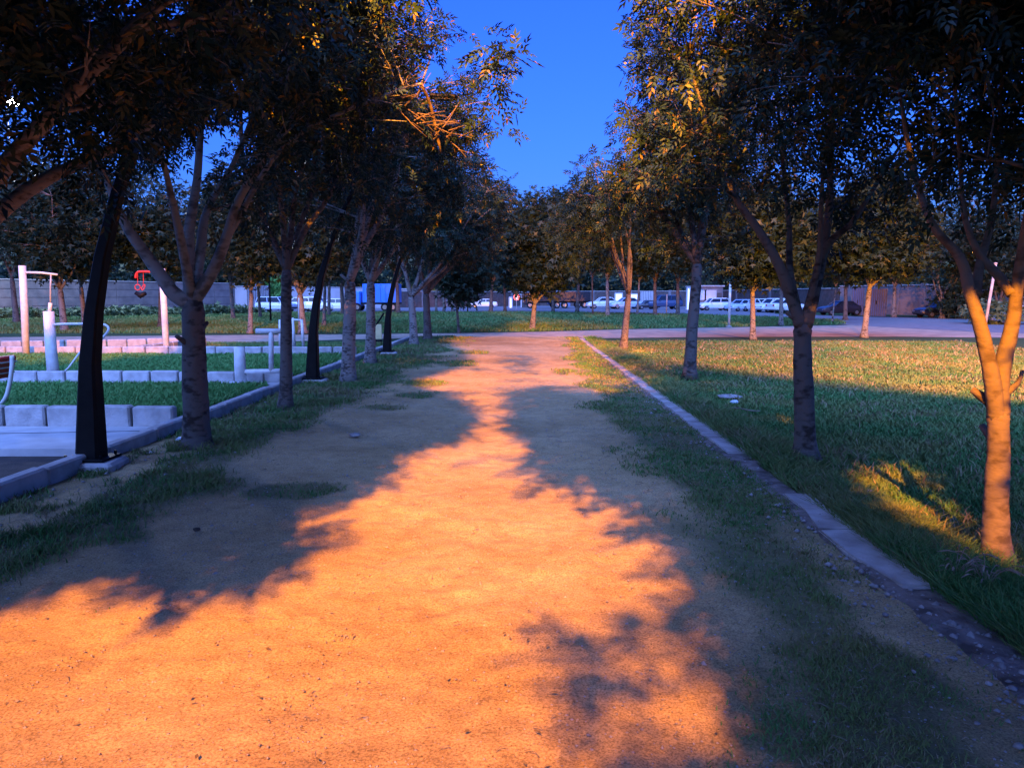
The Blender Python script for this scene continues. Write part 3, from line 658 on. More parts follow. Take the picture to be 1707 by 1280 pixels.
# --- right row
b = B3(1662, 935)
make_tree(b, 'orange lit smooth trunk splitting into two stems at the right edge', GR,
    [(0, 0, 0), rel(b, 1660, 850), rel(b, 1664, 760), rel(b, 1664, 680)],
    [[.66, rel(b, 1662, 700), rel(b, 1650, 640), rel(b, 1638, 560), rel(b, 1628, 490), rel(b, 1590, 430, .1), rel(b, 1550, 370, .2), rel(b, 1520, 260, .4), rel(b, 1490, 120, .6)],
     [.70, rel(b, 1666, 700), rel(b, 1672, 620), rel(b, 1684, 540), rel(b, 1690, 480), rel(b, 1705, 400, -.1), rel(b, 1720, 250, -.2), rel(b, 1760, 60, -.3)],
     [.42, rel(b, 1688, 490), rel(b, 1665, 455, .1), rel(b, 1632, 425, .2), rel(b, 1612, 370, .3), rel(b, 1600, 280, .4), rel(b, 1580, 120, .5)],
     [.40, rel(b, 1626, 490), rel(b, 1634, 440, .2), rel(b, 1652, 360, .3), rel(b, 1664, 240, .4), rel(b, 1670, 80, .5)],
     [.35, rel(b, 1668, 660), rel(b, 1690, 640), rel(b, 1697, 618)],
     [.4, rel(b, 1690, 480), rel(b, 1730, 420, .3), rel(b, 1800, 330, .6)]],
    [(.2, .2, 3.7, 2.0, 1.8, 1.45), (-.5, .3, 3.9, 1.2, 1.3, 1.3)], 250, 58, .9, .082, 110, bark=M_barks, stubs=3)
b = B3(1343, 768)
make_tree(b, 'dark straight trunk with a wide V fork on the lawn, second from the right edge', GR,
    [(0, 0, 0), rel(b, 1341, 680), rel(b, 1338, 600), rel(b, 1338, 540)],
    [[.62, rel(b, 1336, 545), rel(b, 1322, 500), rel(b, 1300, 440), rel(b, 1262, 380, .1), rel(b, 1225, 330, .2), rel(b, 1190, 240, .4), rel(b, 1150, 100, .5)],
     [.66, rel(b, 1342, 545), rel(b, 1352, 490), rel(b, 1366, 430), rel(b, 1378, 350), rel(b, 1384, 250, .1), rel(b, 1380, 80, .1)],
     [.42, rel(b, 1362, 450), rel(b, 1385, 405, -.1), rel(b, 1420, 370, -.2), rel(b, 1470, 300, -.3), rel(b, 1520, 200, -.4)],
     [.40, rel(b, 1330, 520), rel(b, 1322, 450, .1), rel(b, 1312, 370, .3), rel(b, 1300, 230, .5), rel(b, 1290, 80, .6)],
     [.36, rel(b, 1345, 520), rel(b, 1360, 430, -.2), rel(b, 1370, 300, -.5), rel(b, 1400, 120, -.8)]],
    [(0, 0, 4.4, 2.0, 1.9, 2.1), (-.7, 0, 4.2, 1.4, 1.4, 1.7)], 200, 50, .95, .11, 111, bark=M_barkm, stubs=2)
b = B3(1150, 633)
make_tree(b, 'grey mottled trunk on the lawn, third from the right edge', GR,
    [(0, 0, 0), rel(b, 1153, 560), rel(b, 1160, 480), rel(b, 1162, 440)],
    None, [(0, 0, 4.9, 2.1, 2.0, 2.3), (-.9, 0, 4.5, 1.4, 1.4, 1.8)], 200, 46, 1.15, .125, 112, bark=M_barkm)
b = B3(1039, 584)
make_tree(b, 'leaning dark trunk near the far end of the stone strip', GR,
    [(0, 0, 0), rel(b, 1043, 540), rel(b, 1048, 490)], None, [(-.1, 0, 4.6, 2.2, 2, 2.2), (-.6, 0, 4.6, 1.2, 1.4, 1.7)], 170, 36, 1.4, .12, 113, leaf=M_leaf2, bark=M_barkd)
make_tree((3.0, 1.0, Z0), 'tree beside the camera on the right, trunk out of the frame', GR,
    [(0, 0, 0), (.02, 0, .9), (0, .03, 1.8)], None, [(0, 0, 4.1, 1.9, 1.8, 1.6), (-1.4, -.2, 4.2, 1.3, 1.4, 1.0), (-2.8, .4, 4.5, 1.1, 1.2, .6)], 420, 100, 1.3, .12, 114)  # overhanging lobe added to shade the path further on
make_tree((3.0, -2.8, Z0), 'tree behind the camera on the right of the path', GR,
    [(0, 0, 0), (.02, 0, .9), (0, .03, 1.8)], None, [(0, 0, 4.3, 2, 1.8, 1.7), (-2.25, 1.1, 4.1, 1.5, 1.4, .9)], 400, 100, 1.35, .12, 115)  # second lobe added to shade the near right ground

FT = [o for o in bpy.data.objects if o.name.startswith('ash_tree') and o.location.y > 3]
rs = np.random.RandomState(3); PP = []; HH = []
for o in FT:
    n = 420; a = rs.uniform(0, 6.28, n); d = .13+.30*rs.rand(n)**1.5
    PP.append(np.stack([o.location.x+np.cos(a)*d, o.location.y+np.sin(a)*d, np.full(n, -.05)], 1)); HH.append((.05+.13*rs.rand(n))*(1.25-d*1.6))
tag(blades('foot_grass', np.concatenate(PP), np.concatenate(HH), .008, M_grass, 8, .7), 'longer grass growing round the feet of the tree trunks', 'grass', kind='stuff')
# --- trees further off
def far_tree(px, py, top, wpx, label, seed, group='park trees beyond the cross path', bark=None, lean=0, forky=.30, r=None, leaf=None, dens=1.0):
    g = G(px, py, ZL-.02); b = (g[0], g[1], ZL-.02); top = top-(75 if px < 700 else 40) if px != 887 else top; H = at(px, top, g[1]).z-b[2]; w = wpx/FPX*g[1]/2
    fh = H*forky*(.78 if px < 700 else .86)
    return make_tree(b, label, group, [(0, 0, 0), (lean*.5, 0, fh*.5), (lean, 0, fh)], None,
        [(lean, 0, fh+(H-fh)*.55, w, w, (H-fh)*.46), (lean+w*.2, 0, fh+(H-fh)*.42, w*.9, w*.9, (H-fh)*.33)], int(130*dens), 42, .8+g[1]*.0085, r or .12, seed, bark=bark or M_bark, leaf=leaf or M_leaf2, sig=.30+.012*w, tmpl=(LT2, LF2), pr=False, nlimb=7, sides=8)
GF = 'park trees beyond the cross path'
far = [(887, 550, 320, 150, 'orange lit tree standing in the centre at the end of the path', .22, None, .15),
 (765, 556, 400, 90, 'thin dark sapling on the far lawn left of the central tree', .25, M_barkd, .07),
 (505, 556, 330, 190, 'orange barked tree behind the white exercise frame', .28, None, .19),
 (417, 556, 350, 160, 'slender leaning orange lit trunk left of the white exercise frame', .32, None, .12),
 (108, 553, 350, 190, 'tree with a dark fork between the two tall white posts', .33, None, .17),
 (142, 548, 340, 130, 'orange tinted trunk partly behind the nearest black lamp post', .33, None, .14),
 (268, 548, 360, 170, 'dark tree behind the post with red rings', .33, M_barkd, .15),
 (389, 534, 370, 130, 'curved dark trunk in front of the lane and block wall', .35, M_barkd, .15),
 (434, 531, 380, 120, 'dark trunk before the pale gate on the left', .35, M_barkd, .13),
 (540, 545, 350, 120, 'narrow brown trunk right of the second black lamp post, far lawn', .32, None, .11),
 (28, 540, 320, 200, 'dark spreading tree at the left edge by the block wall', .34, M_barkd, .18),
 (1255, 566, 330, 200, 'orange lit young tree with fanned branches at the near edge of the cross path', .34, None, .12),
 (1440, 563, 330, 180, 'orange lit young tree at the corner where cross path meets the road', .36, None, .13),
 (1302, 543, 370, 120, 'orange trunk behind the fanned tree, beyond the cross path', .34, None, .13),
 (1409, 534, 380, 120, 'dark trunk by the side road right of the V forked tree', .34, M_barkd, .16),
 (1387, 539, 400, 70, 'very thin sapling right of the V forked tree', .4, None, .05),
 (1490, 529, 370, 130, 'tree against the wall across the side road', .3, None, .18),
 (1570, 531, 345, 170, 'bushy tree with orange lit lower leaves across the side road', .12, None, .2),
 (1660, 533, 360, 150, 'low dark tree across the side road at the right edge', .12, M_barkd, .2),
 (1130, 527, 380, 90, 'dark trunk beside the grey roadside building', .34, M_barkd, .17),
 (1092, 527, 370, 110, 'dark trunk in front of the dark blue parked vehicle', .33, M_barkd, .17),
 (1062, 527, 380, 70, 'thin leaning stem left of the dark blue parked vehicle', .35, None, .10),
 (1013, 528, 350, 100, 'brown trunk in front of the white parked car', .33, None, .17),
 (988, 526, 370, 70, 'thin pole like trunk left of the white parked car', .36, M_barkd, .08),
 (962, 522, 340, 110, 'dark trunk in front of the blue lorry', .3, M_barkd, .18),
 (922, 521, 350, 100, 'dark trunk before the dark parked truck', .3, M_barkd, .16),
 (842, 520, 370, 110, 'dark trunk by the road left of the central tree', .3, M_barkd, .16),
 (818, 521, 380, 90, 'short thick trunk on the roadside left of the central tree', .3, M_barkd, .2),
 (755, 521, 370, 90, 'second of the trunks lining the far road on the left', .3, None, .16),
 (740, 521, 380, 80, 'thin trunk lining the far road between thicker ones', .34, None, .12),
 (727, 521, 370, 80, 'leftmost of the thin trunks lining the far road', .34, None, .12),
 (664, 524, 370, 110, 'dark trunk behind the third black lamp post', .3, M_barkd, .2),
 (572, 526, 370, 110, 'dark trunk in front of the pale parked cars on the left', .3, M_barkd, .2),
 (548, 527, 380, 90, 'slim dark trunk in front of the pale parked cars on the left', .3, M_barkd, .16)]
for i, (px, py, top, w, lab, fk, bk, r_) in enumerate(far):
    far_tree(px, py, top, w, lab, 300+i, forky=fk, bark=bk, r=r_, dens=(2.2 if i in (0, 11, 12, 2) else 1.3), lean=(.12 if i % 3 == 0 else -.08))
# far belt that reads as one mass behind the buildings
rs = np.random.RandomState(8); P = []
for i in range(95):
    a = -62+i*1.55; yy = 150+rs.uniform(-12, 12); xx = (a)/50*yy*.95; hh = rs.uniform(6.5, 10.5); d = rs.normal(0, 1, (330, 3)); d /= np.linalg.norm(d, axis=1)[:, None]
    P.append(np.array([xx, yy, hh*.55])+d*np.array([4.5, 3, hh*.5])*rs.rand(330, 1)**.4)
V, F = leafmesh(np.concatenate(P), 5.0, rs, (LT2, LF2))
tag(link('distant_trees', rawmesh('distant_trees', V, F), M_leaf2), 'distant belt of dark trees behind the walls and buildings', 'trees', kind='stuff')

# ================================================================ LAMP POSTS
def curved_post(px, py, label, first=None):
    g = G(px, py, 0)
    if first:
        r = first.copy(); col.objects.link(r); r.location = (g[0], g[1], 0); r['label'] = label
        for ch in first.children:
            c = ch.copy(); col.objects.link(c); c.parent = r
            for q in ch.children: d = q.copy(); col.objects.link(d); d.parent = c
        return r
    r = empty('curved_lamp_post', (g[0], g[1], 0), 0, label, 'lamp post', 'black curved lamp posts along the left kerb')
    # (height, offset to the path, width across, depth)
    S = [(.10, 0, .25, .20), (.5, -.005, .215, .18), (1.0, -.01, .185, .16), (1.5, .03, .155, .14), (2.0, .11, .13, .125), (2.6, .26, .11, .11), (3.3, .52, .095, .10), (4.0, .85, .085, .09), (4.6, 1.22, .075, .08), (5.05, 1.65, .065, .07), (5.25, 2.05, .06, .06)]
    mb = MB(); vs = []; fs = []
    S = [(z, o+.06*z, w*(.95 if z < .8 else .84), d) for z, o, w, d in S]
    for i, (z, o, w, d) in enumerate(S):
        a, b_ = S[max(i-1, 0)], S[min(i+1, len(S)-1)]; t = Vector((b_[1]-a[1], 0, b_[0]-a[0])).normalized(); nrm = Vector((t.z, 0, -t.x)); c = Vector((o, 0, z))
        e = .25
        for u, v in ((1, -1+e), (1, 1-e), (1-e, 1), (-1+e, 1), (-1, 1-e), (-1, -1+e), (-1+e, -1), (1-e, -1)): vs.append(c+nrm*(u*w/2)+Vector((0, v*d/2, 0)))
    for i in range(len(S)-1):
        for k in range(8): fs.append((i*8+k, i*8+(k+1) % 8, i*8+8+(k+1) % 8, i*8+8+k))
    fs.append(tuple(reversed(range(8)))); fs.append(tuple((len(S)-1)*8+k for k in range(8)))
    mb.add(vs, fs); mb.build('post', M_black, r)
    MB().box((0, 0, .09), (.42, .34, .025), 0, .005).build('base_plate', M_black, r)
    cb = MB(); cb.box((.06, -.02, .0), (.46, .42, .15), .1, .03); cb.build('concrete_footing', M_kerb, r)
    for sx in (-1, 1):
        for sy in (-1, 1): MB().tube([(sx*.17, sy*.13, .10), (sx*.17, sy*.13, .14)], .014, 6).build('bolt', M_black, r)
    hd = MB(); hd.box((2.56, 0, 5.25), (.5, .22, .07), 0, .02, ry=.06); h = hd.build('lamp_head', M_black, r)
    MB().box((2.56, 0, 5.20), (.38, .16, .02), 0, .004, ry=.06).build('lens', M_glass, h)
    return r
cp = curved_post(153, 778, 'nearest and largest black curved lamp post at the left kerb')
curved_post(521, 638, 'second black curved lamp post, left of the mottled grey tree', cp)
curved_post(645, 591, 'third and farthest black curved lamp post, by the cream panel', cp)

def street_lamp(x, y, h, arm, label, lit, mlamp, m=M_black, r=.06, head=(.45, .2, .1), light=None, z0=ZL-.02, cat='street lamp'):
    t = empty('street_lamp', (x, y, z0), 0, label, cat, 'street lamps')
    h = h-z0
    MB().tube([(0, 0, 0), (0, 0, .5), (0, 0, h*.7), (0, 0, h-.1)], [r*1.3, r, r*.85, r*.6], 10).build('pole', m, t, True)
    MB().tube(smoothpath([(0, 0, h-.3), (arm*.1, 0, h+.08), (arm*.5, 0, h+.2), (arm, 0, h+.12)], 4), r*.5, 8).build('arm', m, t, True)
    hd = MB().box((arm, 0, h+.1), head, 0, .03).build('lamp_head', m, t)
    MB().box((arm, 0, h+.1-head[2]/2-head[0]*.2), (head[0]*.8, head[1]*.8, head[0]*.45), 0, .12*head[0]).build('bulb_cover', mlamp, hd)
    if light:
        light.parent = t; light.location = Vector(light.location)-Vector((x, y, z0))
    return t
E_sod = emat('sodium_bulb', (1, .5, .08), 12); E_wht = emat('white_bulb', (.9, .95, 1), 60)
street_lamp(-3.9, -9.0, 10.4, 3.2, 'tall sodium street lamp behind the camera lighting the path', True, E_sod, light=L1)
L1_boost.parent = L1.parent; L1_boost.location = Vector(L1_boost.location)-L1.parent.location
street_lamp(14, 1.0, 9.4, -2.5, 'tall sodium street lamp beside the right lawn', True, E_sod, light=L2)
p = at(22, 168, 58); street_lamp(p.x-.5, 58, p.z, .5, 'bright white lamp shining through leaves at the top left', True, E_wht, head=(.85, .8, .2))
pl = bpy.data.lights.new('white_light', 'POINT'); pl.energy = 7000; pl.color = (.75, .85, 1); pl.shadow_soft_size = 1.2
plo = bpy.data.objects.new('white_light', pl); col.objects.link(plo); plo.location = (p.x, 57, p.z-.6)
p = at(460, 343, 48); street_lamp(p.x-.6, 48, p.z, .6, 'small white lamp glowing among leaves behind the exercise area', True, E_wht, head=(.4, .3, .15))
p = at(787, 454, 80); street_lamp(p.x-.5, 80, p.z, .5, 'small yellow street lamp glowing between trees left of centre', True, E_sod, head=(.5, .4, .3))
p = at(1597, 407, 62); street_lamp(p.x+.8, 62, p.z, -.8, 'upper left of the two orange street lamps across the side road', True, E_sod, head=(.9, .3, .2))
p = at(1622, 419, 66); street_lamp(p.x+.8, 66, p.z, -.8, 'lower right of the two orange street lamps across the side road', True, E_sod, head=(.6, .3, .25))

# white thin posts
def post(px, py, top, r, label, name='white_post', m=M_white, dx=0):
    g = G(px, py, ZL); H = at(px, top, g[1]).z-ZL
    t = empty(name, (g[0], g[1], ZL), 0, label, 'post')
    MB().tube([(0, 0, 0), (dx*.5, 0, H*.5), (dx, 0, H)], [r, r, r*.9], 10).build('pole', m, t, True)
    MB().tube([(dx, 0, H), (dx, 0, H+.03), (dx, 0, H+.06)], [r*1.25, r*1.3, r*.5], 10).build('cap', m, t, True)
    MB().box((0, 0, .02), (r*4, r*4, .05), 0, .01).build('base_plate', M_kerb, t)
    return t
post(1215, 545, 472, .07, 'white steel post standing by the cross path in front of parked cars')
post(1111, 524, 492, .06, 'thin pale post in front of the dark blue vehicle by the road')
post(1640, 556, 440, .06, 'thin leaning grey pole behind the twin stemmed tree', 'grey_pole', M_kerb, .3)

# ================================================================ EXERCISE AREA
GE = 'outdoor exercise machines'
def station(px, py, name, label, z=0, g=None, cat='exercise machine'):
    q = g or G(px, py, z); return empty(name, (q[0], q[1], z), 0, label, cat, GE), q
def L(q, px, py, z=0, dy=0): p = at(px, py, q[1]+dy); return (p.x-q[0], dy, p.z-z)
# A: tall post with arm and hanging weight bar
t, q = station(44, 602, 'pulley_post', 'tall white post at the left with a horizontal arm and hanging bar')
MB().tube([(0, 0, 0), L(q, 41, 520), L(q, 37, 443)], [.085, .085, .085], 14).build('upright', M_white, t, True)
MB().tube([L(q, 38, 454), L(q, 70, 455), L(q, 96, 458)], [.03, .028, .025], 8).build('arm', M_white, t, True)
MB().tube([L(q, 85, 457), L(q, 84, 480), L(q, 84, 515)], .018, 8).build('hanging_bar', M_kerb, t, True)
MB().box((0, 0, .02), (.3, .3, .04), 0, .01).build('base_plate', M_white, t)
# C: post with red arm and rings
t, q = station(278, 594, 'ring_post', 'tall white post with a red arm carrying two red rings')
MB().tube([(0, 0, 0), L(q, 274, 520), L(q, 270, 448)], [.085, .085, .08], 14).build('upright', M_white, t, True)
MB().tube(smoothpath([L(q, 271, 453), L(q, 250, 453), L(q, 232, 453), L(q, 227, 457), L(q, 226, 464)], 3), .03, 8).build('arm', M_red, t, True)
for px_, w in ((229.5, 1), (239, .45)):
    c = Vector(L(q, px_, 479)); ring = [c+Vector((math.cos(a)*.075*w, math.sin(a)*.075*math.sqrt(1-w*w), math.sin(a)*.075)) for a in [i*math.pi/8 for i in range(17)]]
    rg = MB(); rg.tube(ring, .012, 6); ro = rg.build('ring', M_red, t, True)
    MB().tube([L(q, px_, 455), L(q, px_, 473)], .008, 5).build('strap', M_red, ro)
MB().tube([L(q, 226, 488), L(q, 234, 493), L(q, 243, 489)], [.05, .08, .05], 8).build('hand_grip', M_black, t, True)
MB().box((0, 0, .02), (.3, .3, .04), 0, .01).build('base_plate', M_white, t)
# B: thick post with looped handlebar
t, q = station(90, 634, 'stepper_machine', 'white post machine with a long looped handlebar beside the nearest lamp post', 0.05)
MB().tube([(0, 0, 0), L(q, 85, 580, .05), L(q, 81, 519, .05)], [.11, .10, .095], 14).build('column', M_white, t, True)
MB().tube([L(q, 83, 519, .05), L(q, 84, 505, .05)], .035, 10).build('spindle', M_white, t, True)
MB().tube(smoothpath([L(q, 84, 541, .05), L(q, 120, 540, .05, -.1), L(q, 165, 540, .05, -.2), L(q, 179, 544, .05, -.2), L(q, 180, 552, .05, -.2), L(q, 168, 567, .05, -.1), L(q, 150, 590, .05, 0)], 4), .022, 8).build('handlebar', M_white, t, True)
for d in (0, .12):
    MB().tube([L(q, 95, 632, .05), L(q, 115, 612, .05, d), L(q, 140, 578, .05, d)], .016, 6).build('pedal_rod', M_white, t, True)
MB().box((.25, .05, .1), (.32, .14, .03), .2, .01).build('pedal', M_black, t)
MB().box((0, 0, .02), (.36, .36, .04), 0, .01).build('base_plate', M_white, t)
# D: seat at the left edge
t, q = station(5, 688, 'exercise_chair', 'white tube exercise seat with a red and white pad cut by the left edge', 0.05)
MB().tube(smoothpath([L(q, -60, 690, .05), L(q, -10, 680, .05), L(q, 8, 665, .05), L(q, 16, 640, .05), L(q, 20, 610, .05), L(q, 20, 593, .05)], 4), .028, 8).build('frame', M_white, t, True)
MB().tube(smoothpath([L(q, -60, 690, .05, .4), L(q, -10, 680, .05, .4), L(q, 8, 665, .05, .4), L(q, 16, 640, .05, .4), L(q, 20, 610, .05, .4)], 4), .028, 8).build('frame', M_white, t, True)
pd = MB().box(L(q, 5, 612, .05, .2), (.07, .42, .32), 0, .02, ry=.25).build('seat_pad', M_red, t)
for k in range(3): MB().box(L(q, 5+(k-1)*-2, 603+k*9, .05, .2), (.085, .43, .02), 0, .005, ry=.25).build('stripe', M_white, pd)
# E: press bench
t, q = station(402, 640, 'press_bench', 'white bench machine with a T shaped bar in front of the grass bed', 0.05)
MB().tube([(0, 0, 0), L(q, 400, 610, .05), L(q, 399, 578, .05)], [.105, .10, .095], 14).build('column', M_white, t, True)
MB().tube([L(q, 404, 620, .05), L(q, 440, 619, .05), L(q, 478, 618, .05)], .045, 10).build('base_beam', M_white, t, True)
MB().tube([L(q, 452, 620, .05), L(q, 452, 585, .05), L(q, 452, 553, .05)], .045, 10).build('upright', M_white, t, True)
MB().tube([L(q, 427, 552, .05), L(q, 450, 552, .05), L(q, 478, 552, .05)], .048, 10).build('top_bar', M_white, t, True)
MB().box((.0, 0, .012), (.5, .5, .03), 0, .01).build('base_plate', M_white, t)
for px_ in (398, 438): MB().tube([L(q, px_, 636, .05, -.25), L(q, px_, 646, .05, -.25)], .022, 8).build('foot', M_white, t, True)
# F: walker frame
t, q = station(487, 584, 'air_walker', 'white air walker frame with red footplates behind the slim dark tree')
MB().tube([L(q, 467, 582), L(q, 467, 533)], .045, 10).build('upright', M_white, t, True)
MB().tube([L(q, 490, 582), L(q, 487, 530)], [.07, .05], 10).build('upright', M_white, t, True)
MB().tube([L(q, 506, 580), L(q, 503, 534)], [.045, .04], 10).build('upright', M_white, t, True)
MB().tube([L(q, 487, 533), L(q, 505, 534)], .03, 8).build('top_bar', M_white, t, True)
MB().tube([L(q, 498, 533), L(q, 498, 497)], .022, 8).build('mast', M_white, t, True)
MB().tube([L(q, 462, 583), L(q, 512, 583)], .045, 8).build('base_beam', M_white, t, True)
MB().box(L(q, 449, 581), (.5, .2, .04), 0, .01).build('footplate', M_red, t)
MB().box(L(q, 527, 581), (.35, .2, .04), 0, .01).build('footplate', M_red, t)
# G: cream panel
g = G(631, 575, 0); t = empty('notice_panel', (g[0], g[1], 0), 0, 'cream rectangular panel on dark legs between the grey tree and third lamp post', 'sign')
MB().box(L((g[0], g[1]), 631, 553), (.22, .05, .5), 0, .01).build('panel', M_cream, t)
MB().box(L((g[0], g[1]), 631, 568), (.24, .07, .06), 0, .01).build('bottom_rail', M_black, t)
for s in (-.09, .09): MB().tube([(s, 0, 0), (s, 0, .45)], .015, 6).build('leg', M_black, t)
ar = [L((g[0], g[1]), 625, 545), L((g[0], g[1]), 636, 528), L((g[0], g[1]), 640, 522)]
MB().tube(smoothpath(ar, 3), .03, 8).build('hood', M_black, t)

# ================================================================ LITTER, STONES
def rock(px, py, r, label, m=M_rock, flat=.6, seed=0, z=ZL, name='stone', cat='stone'):
    g = G(px, py, z); rs = np.random.RandomState(seed); vs = []; fs = []; nu, nv = 10, 6
    for j in range(nv+1):
        for i in range(nu):
            a = 2*math.pi*i/nu; b_ = math.pi*j/nv-math.pi/2; k = r*(1+rs.uniform(-.18, .18))
            vs.append((math.cos(a)*math.cos(b_)*k*1.2, math.sin(a)*math.cos(b_)*k, math.sin(b_)*k*flat+r*flat*.7))
    for j in range(nv):
        for i in range(nu): fs.append((j*nu+i, j*nu+(i+1) % nu, (j+1)*nu+(i+1) % nu, (j+1)*nu+i))
    o = MB().add(vs, fs).build(name, m, smooth=False, loc=(g[0], g[1], z)); return tag(o, label, cat)
rock(1367, 803, .055, 'round grey stone in the lawn right of the stone strip', seed=1, flat=.8)
rock(1443, 822, .045, 'pale flat stone in the lawn, right of the round grey one', seed=2, flat=.5)
rock(1215, 664, .17, 'flat grey slab of rubble lying on the lawn', seed=3, flat=.25)
rock(1224, 673, .06, 'pale crumpled scrap beside the rubble slab', M_plastic, .6, 4, name='paper_scrap', cat='litter')
rock(591, 727, .06, 'grey stone lying on the path left of the orange light', seed=5, z=0, flat=.4)
rock(303, 735, .05, 'crumpled pale blue plastic scrap beside the thick grey trunk', M_plastic, .6, 6, z=.0, name='plastic_scrap', cat='litter')
rock(252, 756, .035, 'small pale scrap in the dead grass left of the thick trunk', M_conc, .5, 7, z=.0, name='paper_scrap', cat='litter')
rock(328, 884, .022, 'small dark clod lying on the shaded path', M_soil, .6, 8, z=.0, name='clod', cat='clod')
g = G(1232, 693, ZL)
mb = MB(); mb.tube(smoothpath([(g[0]-.28, g[1], .03), (g[0]-.05, g[1]+.03, .06), (g[0]+.15, g[1]-.02, .03), (g[0]+.3, g[1], .02)], 4), [.009]*12+[.005], 6); tag(mb.build('stick', M_litter), 'pale dry stick lying in the lawn below the rubble slab', 'stick')
# dry weeds with seed heads at the foot of the twin stem tree
for k, (px, py, lab) in enumerate(((1590, 985, 'arching tuft of pale seeded grass left of the twin stemmed trunk'), (1640, 1000, 'tuft of pale dry grass in front of the twin stemmed trunk'), (1360, 775, 'small dry tuft at the foot of the V forked tree'))):
    g = G(px, py, ZL); rn = random.Random(50+k); mb = MB()
    for i in range(26 if k < 2 else 12):
        a = rn.uniform(0, 6.28); l = rn.uniform(.12, .32)*(1 if k < 2 else .6); b0 = rn.uniform(.2, .8)
        p = [(rn.uniform(-.04, .04), rn.uniform(-.04, .04), 0), (math.cos(a)*l*.25*b0, math.sin(a)*l*.25*b0, l*.6), (math.cos(a)*l*.7*b0, math.sin(a)*l*.7*b0, l*.85), (math.cos(a)*l*1.1*b0, math.sin(a)*l*1.1*b0, l*.8)]
        mb.tube(smoothpath(p, 3), [.0018]*7+[.005, .004, .001], 4)
    tag(mb.build('grass_tuft', M_litter, loc=(g[0], g[1], ZL-.02)), lab, 'grass tuft')

# ================================================================ BACKGROUND: walls, buildings, vehicles
def wall(pa, pb, h, label, m, name='boundary_wall', th=.25, cop=True, piers=0, blocks=False):
    a = G(*pa, ZL); b_ = G(*pb, ZL); an = math.atan2(b_[1]-a[1], b_[0]-a[0]); ln = math.hypot(b_[0]-a[0], b_[1]-a[1])
    t = empty(name, (a[0], a[1], ZL-.02), an, label, 'wall')
    mb = MB()
    if blocks:
        nb = int(ln/3)
        for i in range(nb):
            for j in range(4): mb.box(((i+.5)*ln/nb, 0, (j+.5)*h/4), (ln/nb-.05, th, h/4-.04), 0, .01)
        mb.box((ln/2, .03, h/2), (ln, th-.08, h-.01))
    else: mb.box((ln/2, 0, h/2), (ln, th, h))
    mb.build('wall_panel', m, t)
    if cop: MB().box((ln/2, 0, h+.05), (ln+.1, th+.12, .1), 0, .01).build('coping', M_kerb, t)
    for i in range(piers): MB().box(((i+.5)*ln/piers, 0, h/2+.1), (.45, .45, h+.2), 0, .02).build('pier', M_wall, t)
    return t
M_wallp = mat('pale_wall', (.62, .60, .62), .85, (.5, .48, .5), .6, .2, 10)
M_wallb = mat('blue_gate', (.20, .24, .40), .6); M_brick = mat('brown_brick', (.12, .09, .085), .9, (.08, .06, .055), 3, .4, 14)
wall((-330, 533), (392, 517), 3.1, 'long grey block boundary wall on the left', M_wall, blocks=True)
wall((392, 517), (640, 513), 2.8, 'white plastered wall behind the cars on the left', M_wallp)
wall((640, 513), (900, 509.6), 2.3, 'grey and brown wall behind the row of thin trunks', M_brick, piers=7)
wall((900, 509.6), (1150, 511), 2.4, 'shaded wall behind the parked cars right of centre', M_brick, piers=4)
wall((1205, 513), (1400, 522), 2.4, 'dark wall behind the white parked cars', M_brick, piers=3)
wall((1400, 522), (1560, 526), 2.6, 'purple grey wall across the side road', M_wall, piers=4)
wall((1560, 526.5), (2100, 533), 2.4, 'low wall at the far right across the side road', M_brick, piers=5)
def gate(pa, pb, h, label, m, n=6, emis=None):
    a = G(*pa, ZL); b_ = G(*pb, ZL); an = math.atan2(b_[1]-a[1], b_[0]-a[0]); ln = math.hypot(b_[0]-a[0], b_[1]-a[1])
    t = empty('gate', (a[0]-.3*math.sin(-an), a[1]-.45, ZL-.02), an, label, 'gate')
    MB().box((ln/2, 0, h/2), (ln, .06, h), 0, .01).build('leaf_panel', m, t)
    rb = MB()
    for i in range(n+1): rb.box((ln*i/n, -.05, h/2), (.07, .05, h))
    rb.build('ribs', M_wall, t)
    MB().box((ln/2, -.06, h*.5), (.05, .08, .3), 0, .01).build('handle', M_black, t)
    return t
gate((411, 519.5), (431, 519), 3.0, 'tall white gate left of the green lit shrub', M_wallp)
gate((433, 519), (449, 518.6), 2.8, 'white gate right beside the first, darker', M_wallp)
gate((1066, 513), (1088, 513), 2.3, 'white ribbed roller gate left of the dark blue vehicle', M_wallp, 8)
gate((1422, 525), (1440, 525.6), 2.4, 'pale blue gate behind the corner tree', M_wallb)
gate((1446, 526), (1478, 527), 2.3, 'dark blue gate across the side road', M_wallb, 9)
E_win = emat('lit_doorway', (.9, .95, 1.0), .3)
def lit_panel(px0, px1, py, h, label):
    a = G(px0, py, ZL); b_ = G(px1, py, ZL); t = empty('lit_doorway', (a[0], a[1], ZL-.02), 0, label, 'doorway'); w = b_[0]-a[0]
    MB().box((w/2, 0, h/2), (w, .12, h), 0, .01).build('bright_panel', E_win, t)
    MB().box((w/2, -.02, h+.08), (w+.3, .25, .16), 0, .02).build('lintel', M_wallp, t)
    for s in (-.09, w+.09): MB().box((s, -.02, h/2), (.16, .25, h), 0, .02).build('jamb', M_wallp, t)
lit_panel(1026, 1036, 512.0, 2.0, 'bright white lit doorway left of the leaning dark trunk')
lit_panel(1050, 1063, 512.2, 1.9, 'bright white lit doorway right of the leaning dark trunk')
lit_panel(1145.5, 1148.5, 516, 2.6, 'narrow bright white lit opening left of the grey building')
lit_panel(850, 852.6, 513, 1.4, 'tiny lit opening by the road left of the central tree')
